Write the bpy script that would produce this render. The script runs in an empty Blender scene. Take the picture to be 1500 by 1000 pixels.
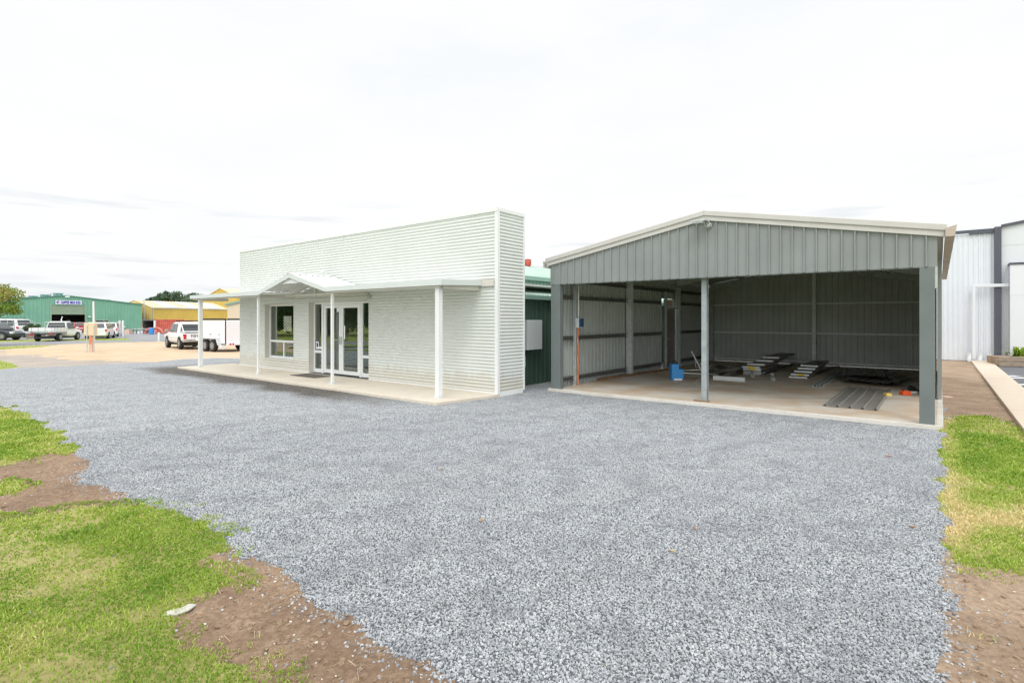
import bpy, bmesh, math, random
import numpy as np
from mathutils import Vector, Matrix, noise
random.seed(7); rng = np.random.default_rng(7)
sc = bpy.context.scene
COL = sc.collection
R = math.radians

# ------------------------------------------------------------------ frame of the two front buildings
CU, SU = .784, .620
def P(u, v, z): return (CU*u + SU*v, -SU*u + CU*v, z)       # u: along the fronts (right), v: depth
def uv_of(x, y): return (CU*x - SU*y, SU*x + CU*y)
def I(x, y, z): return (x, y, z)
def sm(a, b, x):
    t = np.clip((x-a)/(b-a), 0, 1); return t*t*(3-2*t)
def zt(x, y): return -.28*sm(21, 33, -(CU*x - SU*y))         # the lot to the west lies a little lower
H = 1.72

# ------------------------------------------------------------------ materials
def new_mat(name):
    m = bpy.data.materials.new(name); m.use_nodes = True
    nt = m.node_tree; b = nt.nodes['Principled BSDF']
    return m, nt, b
def N(nt, t, **k):
    n = nt.nodes.new(t)
    for a, v in k.items():
        if a.startswith('i_'):
            n.inputs[a[2:].replace('_', ' ')].default_value = v
        else: setattr(n, a, v)
    return n
def ramp(nt, fac, stops, interp='LINEAR'):
    r = nt.nodes.new('ShaderNodeValToRGB'); r.color_ramp.interpolation = interp
    e = r.color_ramp.elements
    while len(e) < len(stops): e.new(.5)
    for el, (p, c) in zip(e, stops): el.position = p; el.color = (*c, 1) if len(c) == 3 else c
    nt.links.new(fac, r.inputs['Fac']); return r
def mixc(nt, fac, a, b, mode='MIX'):
    m = nt.nodes.new('ShaderNodeMix'); m.data_type = 'RGBA'; m.blend_type = mode
    for s, v in ((0, fac), (6, a), (7, b)):
        if hasattr(v, 'is_linked'): nt.links.new(v, m.inputs[s])
        else: m.inputs[s].default_value = v if s == 0 else ((*v, 1) if len(v) == 3 else v)
    return m.outputs[2]
def coords(nt, sx=1, sy=1, sz=1):
    g = nt.nodes.new('ShaderNodeNewGeometry'); mp = nt.nodes.new('ShaderNodeMapping')
    nt.links.new(g.outputs['Position'], mp.inputs['Vector']); mp.inputs['Scale'].default_value = (sx, sy, sz)
    return mp.outputs[0]
def noise_n(nt, vec, scale, detail=4, rough=.55):
    n = N(nt, 'ShaderNodeTexNoise'); n.inputs['Scale'].default_value = scale
    n.inputs['Detail'].default_value = detail; n.inputs['Roughness'].default_value = rough
    nt.links.new(vec, n.inputs['Vector']); return n.outputs['Fac']
def bump(nt, b, h, strength, dist):
    bp = N(nt, 'ShaderNodeBump'); bp.inputs['Strength'].default_value = strength; bp.inputs['Distance'].default_value = dist
    nt.links.new(h, bp.inputs['Height']); nt.links.new(bp.outputs[0], b.inputs['Normal']); return bp
def paint(name, c, rough=.45, metal=0, var=.06, scale=3, dirt=None, spec=.5, streak=1.0, bmp=0, splash=False):
    m, nt, b = new_mat(name)
    v = coords(nt, 1, 1, streak)
    f = noise_n(nt, v, scale, 5)
    c2 = tuple(x*(1-var*2) for x in c); c1 = tuple(min(1, x*(1+var)) for x in c)
    r = ramp(nt, f, [(.3, c2), (.7, c1)])
    out = r.outputs[0]
    if dirt:
        f2 = noise_n(nt, v, scale*.37+.2, 6, .65); r2 = ramp(nt, f2, [(.52, (0, 0, 0)), (.72, (1, 1, 1))])
        out = mixc(nt, r2.outputs[0], out, dirt)
    if splash:      # rain-splashed dirt along the foot of the wall, faint run marks
        g = N(nt, 'ShaderNodeNewGeometry'); sx = N(nt, 'ShaderNodeSeparateXYZ'); nt.links.new(g.outputs['Position'], sx.inputs[0])
        f3 = noise_n(nt, coords(nt, 1, 1, .15), 7, 5, .65); ad = N(nt, 'ShaderNodeMath', operation='MULTIPLY_ADD'); nt.links.new(f3, ad.inputs[0]); ad.inputs[1].default_value = -.7; nt.links.new(sx.outputs['Z'], ad.inputs[2])
        out = mixc(nt, ramp(nt, ad.outputs[0], [(-.25+.25, (.45, .45, .45)), (.16, (0, 0, 0))]).outputs[0], out, (.52, .46, .36))
        out = mixc(nt, ramp(nt, noise_n(nt, coords(nt, 1, 1, .06), 3.5, 6, .7), [(.5, (0, 0, 0)), (.75, (.30, .30, .30))]).outputs[0], out, (.60, .60, .54))
    nt.links.new(out, b.inputs['Base Color'])
    b.inputs['Roughness'].default_value = rough; b.inputs['Metallic'].default_value = metal
    b.inputs['Specular IOR Level'].default_value = spec
    if bmp: bump(nt, b, noise_n(nt, v, scale*12, 4), bmp, .004)
    return m
def glass(name, tint=(.35, .4, .4), trans=.5):
    m, nt, b = new_mat(name); nt.nodes.remove(b)
    o = nt.nodes['Material Output']
    g = N(nt, 'ShaderNodeBsdfGlossy'); g.inputs['Roughness'].default_value = .02
    g.inputs['Color'].default_value = (.9, .95, .93, 1)
    t = N(nt, 'ShaderNodeBsdfTransparent'); t.inputs['Color'].default_value = (*tint, 1)
    lw = N(nt, 'ShaderNodeLayerWeight'); lw.inputs['Blend'].default_value = .5
    f = ramp(nt, lw.outputs['Facing'], [(0, (.06, .06, .06)), (.35, (.11, .11, .11)), (.7, (.3, .3, .3)), (1, (1, 1, 1))])
    mx = N(nt, 'ShaderNodeMixShader'); nt.links.new(f.outputs[0], mx.inputs[0])
    nt.links.new(t.outputs[0], mx.inputs[1]); nt.links.new(g.outputs[0], mx.inputs[2])
    nt.links.new(mx.outputs[0], o.inputs[0]); return m

M = {}
M['white'] = paint('off_white_steel', (.65, .68, .655), .42, 0, .02, 1.2, splash=True)
M['trim'] = paint('white_trim', (.76, .775, .77), .4, 0, .01, 2)
M['trimgrey'] = paint('grey_white_trim', (.62, .66, .65), .4, 0, .01, 2)
M['cream'] = paint('cream_reveal', (.60, .58, .52), .5, 0, .02, 2)
M['alu'] = paint('white_aluminium', (.78, .80, .80), .35, 0, .01, 4)
M['grey'] = paint('grey_steel_sheet', (.25, .27, .265), .45, 0, .05, 1.5)
M['greypost'] = paint('grey_steel_post', (.155, .18, .178), .5, 0, .05, 2.5, bmp=.02)
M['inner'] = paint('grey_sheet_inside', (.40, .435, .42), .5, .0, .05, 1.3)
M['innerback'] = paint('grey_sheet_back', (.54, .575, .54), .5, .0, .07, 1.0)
M['barge'] = paint('beige_barge', (.55, .535, .51), .5, 0, .03, 3)
M['gutterb'] = paint('beige_gutter', (.47, .40, .34), .5, 0, .1, 3, dirt=(.35, .27, .2))
M['galv'] = paint('galvanised_steel', (.62, .68, .69), .45, .3, .08, 9)
M['galvd'] = paint('galvanised_steel_dull', (.50, .54, .52), .5, .2, .1, 6)
M['galvroof'] = paint('roof_lining', (.5, .52, .5), .5, 0, .04, 2)
M['galvin'] = paint('galvanised_girt', (.86, .90, .89), .5, 0, .06, 6)
M['galvpost'] = paint('galvanised_post', (.35, .39, .40), .5, .15, .10, 7)
M['galvdark'] = paint('dark_purlin_steel', (.15, .155, .15), .55, .2, .1, 5)
M['green'] = paint('green_steel', (.055, .105, .08), .5, 0, .04, 2)
M['greenroof'] = paint('pale_green_roof', (.46, .58, .51), .5, 0, .05, 1.2)
M['greentrim'] = paint('green_trim', (.24, .38, .31), .5, 0, .04, 2)
M['shedgreen'] = paint('workshop_green_sheet', (.19, .42, .30), .55, 0, .05, .6)
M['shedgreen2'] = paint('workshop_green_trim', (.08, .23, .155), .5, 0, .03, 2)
M['doorgreen'] = paint('roller_door_green', (.30, .41, .29), .5, 0, .04, 2)
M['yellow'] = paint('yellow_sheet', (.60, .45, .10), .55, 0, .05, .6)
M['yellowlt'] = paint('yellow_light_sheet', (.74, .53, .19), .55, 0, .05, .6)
M['yroof'] = paint('cream_roof', (.66, .55, .38), .5, 0, .04, .6)
M['skylight'] = paint('translucent_skylight_sheet', (.60, .64, .66), .3, 0, .03, 2)
M['creamwall'] = paint('cream_wall', (.68, .57, .40), .6, 0, .02, 2)
M['bigwhite'] = paint('white_warehouse_sheet', (.72, .75, .79), .45, 0, .02, .8)
M['panel'] = paint('white_wall_panel', (.73, .75, .78), .6, 0, .015, .7)
M['dark'] = paint('charcoal_trim', (.085, .095, .12), .45, 0, .04, 3)
M['black'] = paint('black_rubber', (.02, .02, .021), .8, 0, .1, 8)
M['blackp'] = paint('black_plastic', (.022, .024, .026), .45, 0, .05, 8)
M['room'] = paint('plaster', (.58, .58, .55), .7, 0, .04, 2)
M['carpet'] = paint('carpet', (.10, .10, .10), .9, 0, .1, 20)
M['carwhite'] = paint('white_car_paint', (.80, .80, .80), .22, 0, .01, 3)
M['carwhite2'] = paint('white_fibreglass', (.78, .79, .83), .35, 0, .01, 3)
M['cardark'] = paint('charcoal_car_paint', (.06, .075, .09), .2, .3, .02, 3)
M['carsilver'] = paint('silver_car_paint', (.50, .52, .55), .25, .3, .02, 3)
M['carred'] = paint('red_car_paint', (.45, .02, .03), .25, 0, .02, 3)
M['carglass'] = paint('car_window', (.03, .04, .045), .08, 0, .02, 3, spec=.8)
M['rim'] = paint('alloy_rim', (.42, .43, .45), .35, .6, .03, 8)
M['chrome'] = paint('chrome', (.6, .6, .6), .2, .9, .02, 8)
M['redlamp'] = paint('red_lens', (.55, .02, .02), .25, 0, .02, 3)
M['orange'] = paint('orange_plastic', (.75, .10, .02), .5, 0, .06, 12)
M['orangec'] = paint('orange_conduit', (.62, .22, .11), .5, 0, .08, 12, dirt=(.5, .4, .35))
M['blue'] = paint('blue_plastic', (.04, .29, .68), .4, 0, .03, 6)
M['bluedk'] = paint('dark_blue_plastic', (.02, .06, .14), .4, 0, .03, 6)
M['yellowtag'] = paint('yellow_tag', (.80, .60, .02), .5, 0, .02, 6)
M['yfoam'] = paint('yellow_block', (.78, .55, .12), .7, 0, .03, 12)
M['alub'] = paint('mill_aluminium', (.60, .63, .62), .35, .45, .05, 8)
M['sheetg'] = paint('loose_grey_sheet', (.27, .26, .235), .45, 0, .05, 4)
M['junk'] = paint('dark_flashing', (.15, .145, .135), .5, .1, .15, 5)
M['junk2'] = paint('brown_grey_flashing', (.24, .215, .19), .5, .1, .12, 5)
M['timber'] = paint('brown_timber', (.24, .14, .07), .7, 0, .15, 6, streak=1)
M['wood'] = paint('weathered_timber', (.34, .27, .20), .8, 0, .2, 5, streak=5, bmp=.4)
M['rust'] = paint('red_container', (.58, .13, .09), .6, 0, .12, 2)
M['redvent'] = paint('red_vent', (.50, .09, .06), .5, 0, .1, 8)
M['tealbox'] = paint('teal_vent', (.20, .36, .36), .5, 0, .1, 4)
M['meter'] = paint('meter_box_grey', (.66, .69, .70), .5, 0, .015, 4)
M['bark'] = paint('bark', (.13, .10, .08), .9, 0, .2, 12)
M['mat'] = paint('doormat_brown', (.13, .115, .10), .95, 0, .15, 40)
M['signw'] = paint('sign_white', (.85, .86, .92), .5, 0, .01, 3)
M['signb'] = paint('sign_blue', (.05, .06, .40), .5, 0, .01, 3)
M['stone'] = paint('pale_stone', (.50, .48, .43), .8, 0, .08, 20, bmp=.3)
M['pinkish'] = paint('salmon_panel', (.66, .47, .38), .6, 0, .1, 4)
M['brick'] = paint('brown_brick', (.26, .13, .085), .8, 0, .12, 3)
M['line'] = paint('white_line_paint', (.74, .75, .76), .7, 0, .04, 9)
M['glass'] = glass('window_glass', (.78, .83, .80))
m, nt, b = new_mat('frosted_glass'); tr = N(nt, 'ShaderNodeBsdfTranslucent'); tr.inputs[0].default_value = (.95, .94, .88, 1)
nt.links.new(tr.outputs[0], nt.nodes['Material Output'].inputs[0]); M['frost'] = m

def foliage(name, c1, c2, c3):
    m, nt, b = new_mat(name)
    oi = N(nt, 'ShaderNodeAttribute'); oi.attribute_name = 'tone'
    r = ramp(nt, oi.outputs['Fac'], [(0, c1), (.5, c2), (1, c3)])
    nt.links.new(r.outputs[0], b.inputs['Base Color']); b.inputs['Roughness'].default_value = .6
    tr = N(nt, 'ShaderNodeBsdfTranslucent'); nt.links.new(r.outputs[0], tr.inputs[0])
    mx = N(nt, 'ShaderNodeMixShader'); mx.inputs[0].default_value = .3
    nt.links.new(b.outputs[0], mx.inputs[1]); nt.links.new(tr.outputs[0], mx.inputs[2])
    nt.links.new(mx.outputs[0], nt.nodes['Material Output'].inputs[0]); return m
M['leafstreet'] = foliage('street_tree_leaves', (.12, .22, .02), (.27, .38, .05), (.42, .33, .12))
M['leafgum'] = foliage('gum_leaves', (.07, .12, .07), (.13, .20, .13), (.22, .29, .19))
M['leafshrub'] = foliage('shrub_leaves', (.035, .07, .02), (.08, .13, .035), (.12, .18, .05))
M['leafflax'] = foliage('strappy_leaves', (.12, .26, .02), (.32, .48, .03), (.55, .62, .08))
M['grass'] = foliage('grass_blades', (.17, .31, .025), (.38, .50, .07), (.76, .63, .34))

def concrete(name, base, stain, scale=1.2, amt=(.5, .75), rough=.8, long=None):
    m, nt, b = new_mat(name)
    v = coords(nt)
    f1 = noise_n(nt, v, 30, 6, .7); f2 = noise_n(nt, v, scale, 5, .6); f3 = noise_n(nt, v, 3.3, 5, .6)
    c = ramp(nt, f1, [(.3, tuple(x*.86 for x in base)), (.7, tuple(x*1.06 for x in base))]).outputs[0]
    c = mixc(nt, ramp(nt, f3, [(.35, (0, 0, 0)), (.8, (.45, .45, .45))]).outputs[0], c, tuple(x*.78 for x in base))
    c = mixc(nt, ramp(nt, f2, [(amt[0], (0, 0, 0)), (amt[1], (.8, .8, .8))]).outputs[0], c, stain)
    if long:
        rot = N(nt, 'ShaderNodeMapping'); nt.links.new(v, rot.inputs['Vector']); rot.inputs['Rotation'].default_value = (0, 0, R(long))
        rot.inputs['Scale'].default_value = (.25, 3.0, 1)
        f4 = noise_n(nt, rot.outputs[0], 1.1, 4, .6)
        c = mixc(nt, ramp(nt, f4, [(.55, (0, 0, 0)), (.68, (.6, .6, .6))]).outputs[0], c, tuple(x*.8 for x in stain))
    nt.links.new(c, b.inputs['Base Color']); b.inputs['Roughness'].default_value = rough
    bump(nt, b, f1, .25, .003); return m
M['slab'] = concrete('verandah_concrete', (.66, .60, .50), (.56, .48, .38))
M['slabc'] = concrete('carport_concrete', (.60, .56, .49), (.47, .34, .22), 1.0, (.42, .62), long=35)
M['slabedge'] = concrete('slab_edge', (.66, .63, .57), (.5, .44, .36))
M['path'] = concrete('path_concrete', (.66, .56, .45), (.56, .43, .31), 1.6, (.5, .8))

# ground materials
def tracks(nt, v, c):
    mp = N(nt, 'ShaderNodeMapping'); mp.inputs['Rotation'].default_value = (0, 0, R(-35)); nt.links.new(v, mp.inputs['Vector'])
    m2 = N(nt, 'ShaderNodeMapping'); m2.inputs['Scale'].default_value = (.16, 1.5, 1); nt.links.new(mp.outputs[0], m2.inputs['Vector'])
    f = noise_n(nt, m2.outputs[0], 1.0, 5, .6)
    c = mixc(nt, ramp(nt, f, [(.34, (.22, .22, .22)), (.47, (0, 0, 0))]).outputs[0], c, (.13, .135, .145))
    return mixc(nt, ramp(nt, f, [(.55, (0, 0, 0)), (.72, (.2, .2, .2))]).outputs[0], c, (.50, .495, .475))
def gravel_mat():
    m, nt, b = new_mat('blue_grey_gravel')
    v = coords(nt)
    vo = N(nt, 'ShaderNodeTexVoronoi'); vo.inputs['Scale'].default_value = 62; nt.links.new(v, vo.inputs['Vector'])
    sep = N(nt, 'ShaderNodeSeparateColor'); nt.links.new(vo.outputs['Color'], sep.inputs[0])
    c = ramp(nt, sep.outputs[0], [(0, (.07, .078, .088)), (.2, (.19, .203, .218)), (.5, (.345, .362, .378)), (1, (.52, .54, .555))]).outputs[0]
    c = mixc(nt, ramp(nt, vo.outputs['Distance'], [(.5, (0, 0, 0)), (.95, (.8, .8, .8))]).outputs[0], c, (.12, .125, .13))
    c = tracks(nt, v, c)
    c = mixc(nt, ramp(nt, noise_n(nt, v, 2.6, 6, .65), [(.36, (.38, .38, .38)), (.52, (0, 0, 0))]).outputs[0], c, (.15, .16, .175))
    # broad tyre-worn and thin patches
    f = noise_n(nt, v, .55, 6, .62)
    c = mixc(nt, ramp(nt, f, [(.30, (.40, .40, .40)), (.50, (0, 0, 0))]).outputs[0], c, (.27, .28, .29))
    c = mixc(nt, ramp(nt, f, [(.58, (0, 0, 0)), (.78, (.35, .35, .35))]).outputs[0], c, (.52, .50, .46))
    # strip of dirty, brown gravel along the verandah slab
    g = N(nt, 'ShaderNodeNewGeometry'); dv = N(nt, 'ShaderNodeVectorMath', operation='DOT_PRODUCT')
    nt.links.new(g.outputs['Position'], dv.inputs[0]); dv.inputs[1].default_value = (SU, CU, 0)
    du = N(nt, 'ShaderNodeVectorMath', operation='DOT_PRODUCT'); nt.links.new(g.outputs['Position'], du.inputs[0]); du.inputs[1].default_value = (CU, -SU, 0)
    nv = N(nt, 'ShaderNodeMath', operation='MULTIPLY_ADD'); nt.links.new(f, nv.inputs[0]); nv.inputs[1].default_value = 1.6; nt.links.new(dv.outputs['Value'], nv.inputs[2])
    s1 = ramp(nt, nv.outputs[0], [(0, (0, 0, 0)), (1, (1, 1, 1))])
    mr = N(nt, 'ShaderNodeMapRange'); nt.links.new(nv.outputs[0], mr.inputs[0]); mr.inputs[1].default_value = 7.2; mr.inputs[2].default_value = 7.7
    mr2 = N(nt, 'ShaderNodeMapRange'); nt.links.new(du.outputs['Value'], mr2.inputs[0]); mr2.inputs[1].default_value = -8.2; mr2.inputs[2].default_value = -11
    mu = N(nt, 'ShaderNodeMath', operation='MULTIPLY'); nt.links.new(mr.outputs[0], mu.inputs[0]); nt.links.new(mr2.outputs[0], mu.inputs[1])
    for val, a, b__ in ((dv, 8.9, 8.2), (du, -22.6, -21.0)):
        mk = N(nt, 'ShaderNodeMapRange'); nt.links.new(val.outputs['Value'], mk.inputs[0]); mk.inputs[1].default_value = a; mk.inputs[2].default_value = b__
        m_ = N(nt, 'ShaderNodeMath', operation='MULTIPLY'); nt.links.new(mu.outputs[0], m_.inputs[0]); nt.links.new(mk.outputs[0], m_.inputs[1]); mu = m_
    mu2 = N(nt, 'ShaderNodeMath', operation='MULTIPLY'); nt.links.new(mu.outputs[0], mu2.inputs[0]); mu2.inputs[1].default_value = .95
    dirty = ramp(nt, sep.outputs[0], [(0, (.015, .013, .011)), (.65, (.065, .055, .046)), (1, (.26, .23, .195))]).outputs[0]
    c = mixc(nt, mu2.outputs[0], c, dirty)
    nt.links.new(c, b.inputs['Base Color']); b.inputs['Roughness'].default_value = .8
    inv = N(nt, 'ShaderNodeMath', operation='SUBTRACT'); inv.inputs[0].default_value = 1; nt.links.new(vo.outputs['Distance'], inv.inputs[1])
    bump(nt, b, inv.outputs[0], .6, .008)
    return m
def soil_mat(name, a, b_, c_, scale=1, peb=.5):
    m, nt, b = new_mat(name)
    v = coords(nt)
    f1 = noise_n(nt, v, 22*scale, 8, .75); f2 = noise_n(nt, v, 1.7*scale, 5, .6); f3 = noise_n(nt, v, .25*scale, 4, .6)
    c = ramp(nt, f1, [(.3, a), (.5, b_), (.75, c_)]).outputs[0]
    c = mixc(nt, ramp(nt, f2, [(.35, (.6, .6, .6)), (.6, (0, 0, 0))]).outputs[0], c, a)
    c = mixc(nt, ramp(nt, f3, [(.45, (0, 0, 0)), (.7, (.6, .6, .6))]).outputs[0], c, c_)
    vo = N(nt, 'ShaderNodeTexVoronoi'); vo.inputs['Scale'].default_value = 28*scale; nt.links.new(v, vo.inputs['Vector'])
    sep = N(nt, 'ShaderNodeSeparateColor'); nt.links.new(vo.outputs['Color'], sep.inputs[0])
    lt = N(nt, 'ShaderNodeMath', operation='GREATER_THAN'); nt.links.new(sep.outputs[0], lt.inputs[0]); lt.inputs[1].default_value = .9
    l2 = N(nt, 'ShaderNodeMath', operation='LESS_THAN'); nt.links.new(vo.outputs['Distance'], l2.inputs[0]); l2.inputs[1].default_value = .22
    mu = N(nt, 'ShaderNodeMath', operation='MULTIPLY'); nt.links.new(lt.outputs[0], mu.inputs[0]); nt.links.new(l2.outputs[0], mu.inputs[1])
    mu2 = N(nt, 'ShaderNodeMath', operation='MULTIPLY'); nt.links.new(mu.outputs[0], mu2.inputs[0]); mu2.inputs[1].default_value = peb
    c = mixc(nt, mu2.outputs[0], c, (.55, .5, .44))
    nt.links.new(c, b.inputs['Base Color']); b.inputs['Roughness'].default_value = .9
    bump(nt, b, f1, .9, .03); return m
M['gravel'] = gravel_mat()
M['soil'] = soil_mat('bare_soil', (.15, .09, .055), (.31, .205, .13), (.50, .37, .25))
M['soilr'] = soil_mat('dry_soil', (.19, .125, .08), (.38, .265, .175), (.55, .42, .30))
M['sand'] = soil_mat('sandy_lot', (.44, .32, .21), (.60, .45, .285), (.60, .50, .42), .5, .2)
M['sandgrey'] = soil_mat('sandy_gravel', (.28, .24, .205), (.40, .345, .295), (.50, .43, .36), .6, .3)
M['turf'] = soil_mat('lawn_base', (.20, .19, .05), (.36, .33, .11), (.55, .46, .23), .8, 0)
M['verge'] = soil_mat('verge_grass', (.16, .22, .03), (.28, .34, .05), (.42, .38, .12), .6, 0)
M['asphalt'] = soil_mat('asphalt_grey', (.20, .205, .22), (.27, .275, .29), (.33, .335, .345), 1, .1)
M['asphaltd'] = soil_mat('asphalt_dark', (.11, .11, .125), (.15, .15, .165), (.19, .19, .2), 1, .1)
m, nt, b = new_mat('pebble'); oi = N(nt, 'ShaderNodeObjectInfo')
c = ramp(nt, oi.outputs['Random'], [(0, (.09, .10, .112)), (.12, (.21, .225, .242)), (.5, (.345, .362, .382)), (.88, (.45, .467, .485)), (.99, (.54, .55, .56)), (1, (.46, .40, .33))]).outputs[0]
g = coords(nt); f = noise_n(nt, g, .55, 6, .62); c = tracks(nt, g, c)
f5 = noise_n(nt, coords(nt, 1, 1, 1), 2.6, 6, .65); c = mixc(nt, ramp(nt, f5, [(.36, (.38, .38, .38)), (.52, (0, 0, 0))]).outputs[0], c, (.15, .16, .175))
c = mixc(nt, ramp(nt, f, [(.32, (.35, .35, .35)), (.50, (0, 0, 0))]).outputs[0], c, (.25, .26, .275))
nt.links.new(c, b.inputs['Base Color']); b.inputs['Roughness'].default_value = .7; M['pebble'] = m

# ------------------------------------------------------------------ objects
ABS = {}
def tag(o, label=None, cat=None, group=None, kind=None):
    for k, v in (('label', label), ('category', cat), ('group', group), ('kind', kind)):
        if v: o[k] = v
    return o
def empty(name, loc, label=None, cat=None, group=None):
    o = bpy.data.objects.new(name, None); COL.objects.link(o); o.location = loc; o.empty_display_size = .2
    ABS[o.name] = Vector(loc); return tag(o, label, cat, group)
class MB:
    def __init__(s, T=I): s.v = []; s.f = []; s.T = T
    def add(s, vs, fs):
        n = len(s.v); s.v += [s.T(*p) for p in vs]; s.f += [tuple(i+n for i in f) for f in fs]; return s
    def box(s, x0, x1, y0, y1, z0, z1):
        return s.add([(x0,y0,z0),(x1,y0,z0),(x1,y1,z0),(x0,y1,z0),(x0,y0,z1),(x1,y0,z1),(x1,y1,z1),(x0,y1,z1)],
            [(3,2,1,0),(4,5,6,7),(0,1,5,4),(1,2,6,5),(2,3,7,6),(3,0,4,7)])
    def hexa(s, b, t):      # four bottom, four top corners
        return s.add(list(b)+list(t), [(3,2,1,0),(4,5,6,7),(0,1,5,4),(1,2,6,5),(2,3,7,6),(3,0,4,7)])
    def prism(s, poly, axis, a0, a1):   # poly of 2D points, extruded on axis 0/1/2
        def mk(p, a):
            q = list(p); q.insert(axis, a); return tuple(q)
        n = len(poly); vs = [mk(p, a0) for p in poly] + [mk(p, a1) for p in poly]
        fs = [tuple(range(n)), tuple(range(2*n-1, n-1, -1))] + [(i, (i+1) % n, n+(i+1) % n, n+i) for i in range(n)]
        return s.add(vs, fs)
    def tube(s, pts, r, n=8, cap=True):
        pts = [Vector(p) for p in pts]; rr = r if isinstance(r, (list, tuple)) else [r]*len(pts)
        vs = []; fs = []
        for i, p in enumerate(pts):
            d = (pts[min(i+1, len(pts)-1)] - pts[max(i-1, 0)]).normalized()
            a = d.cross(Vector((0, 0, 1)) if abs(d.z) < .9 else Vector((1, 0, 0))).normalized(); b = d.cross(a)
            for k in range(n):
                t = 2*math.pi*(k+.5)/n; vs.append(tuple(p + (a*math.cos(t) + b*math.sin(t))*rr[i]))
        for i in range(len(pts)-1):
            for k in range(n): fs.append((i*n+k, i*n+(k+1) % n, (i+1)*n+(k+1) % n, (i+1)*n+k))
        if cap: fs += [tuple(range(n-1, -1, -1)), tuple(range((len(pts)-1)*n, len(pts)*n))]
        return s.add(vs, fs)
    def build(s, name, mat, parent=None, bevel=0, smooth=False, two=None):
        V = np.array(s.v, float); lo = V.min(0); hi = V.max(0)
        c = Vector(((lo[0]+hi[0])/2, (lo[1]+hi[1])/2, lo[2]))
        me = bpy.data.meshes.new(name); me.from_pydata([tuple(p - np.array(c)) for p in V], [], s.f)
        me.materials.append(mat)
        if len(s.f) < 30000:
            bm = bmesh.new(); bm.from_mesh(me); bmesh.ops.recalc_face_normals(bm, faces=bm.faces); bm.to_mesh(me); bm.free()
        if smooth: me.shade_smooth()
        o = bpy.data.objects.new(name, me); COL.objects.link(o)
        if parent is not None:
            o.parent = parent; o.location = c - ABS[parent.name]
        else: o.location = c
        ABS[o.name] = c.copy()
        if bevel:
            b = o.modifiers.new('bevel', 'BEVEL'); b.width = bevel; b.segments = 2; b.limit_method = 'ANGLE'
        return o
def text_mesh(name, cu):
    t = bpy.data.objects.new('tmp', cu); COL.objects.link(t); bpy.context.view_layer.update()
    me = bpy.data.meshes.new_from_object(t.evaluated_get(bpy.context.evaluated_depsgraph_get())); bpy.data.objects.remove(t)
    me.name = name; o = bpy.data.objects.new(name, me); COL.objects.link(o); return o
def copy_tree(o, parent=None):
    c = o.copy(); COL.objects.link(c); c.parent = parent
    for ch in list(o.children): copy_tree(ch, c)
    ABS[c.name] = ABS.get(o.name, Vector((0, 0, 0))).copy(); return c

# corrugated wall, corrugations run along u; face towards -v
def corru(mb, u0, u1, z0, z1, v, amp=.0108, pitch=.0762, per=10, along='u'):
    if u1 <= u0 or z1 <= z0: return
    st = pitch/per; zs = [z0] + [k*st for k in range(math.ceil((z0+1e-4)/st), int(z1/st)+1) if z0 < k*st < z1] + [z1]
    vs = []; fs = []
    for z in zs:
        d = amp*math.cos(2*math.pi*z/pitch)
        for a in (u0, u1): vs.append((a, v+d, z) if along == 'u' else (v+d, a, z))
    for i in range(len(zs)-1): fs.append((2*i, 2*i+1, 2*i+3, 2*i+2))
    mb.add(vs, fs)
# vertically ribbed sheet (narrow trapezoid ribs)
def ribbed(mb, a0, a1, z0, ztop, pos, out=-1, pitch=.19, rib=.028, wb=.045, wt=.02, along='u', zbot=None):
    xs = []; a = a0
    k = 0
    while a < a1:
        xs += [(a, 0)]
        c = a + pitch/2
        for dx, h in ((-wb/2, 0), (-wt/2, rib), (wt/2, rib), (wb/2, 0)):
            if c+dx < a1: xs.append((c+dx, h))
        a += pitch
    xs.append((a1, 0))
    vs = []; fs = []
    for a, h in xs:
        zz = ztop(a) if callable(ztop) else ztop
        zb = z0(a) if callable(z0) else z0
        for z in (zb, zz): vs.append((a, pos+out*h, z) if along == 'u' else (pos+out*h, a, z))
    for i in range(len(xs)-1): fs.append((2*i, 2*i+2, 2*i+3, 2*i+1))
    mb.add(vs, fs)
# ribbed roof sheet: ribs run down the slope; A(a,b) gives the surface point, a across ribs 0..La, b along 0..1
def roofsheet(mb, A, La, up, pitch=.19, rib=.028):
    xs = [(0, 0)]; a = 0
    while a < La:
        c = a + pitch/2
        for dx, h in ((-.022, 0), (-.01, rib), (.01, rib), (.022, 0)):
            if c+dx < La: xs.append((c+dx, h))
        a += pitch
    xs.append((La, 0)); vs = []; fs = []
    for a, h in xs:
        for b in (0, 1):
            p = A(a, b); vs.append((p[0]+up[0]*h, p[1]+up[1]*h, p[2]+up[2]*h))
    for i in range(len(xs)-1): fs.append((2*i, 2*i+2, 2*i+3, 2*i+1))
    mb.add(vs, fs)

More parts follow.
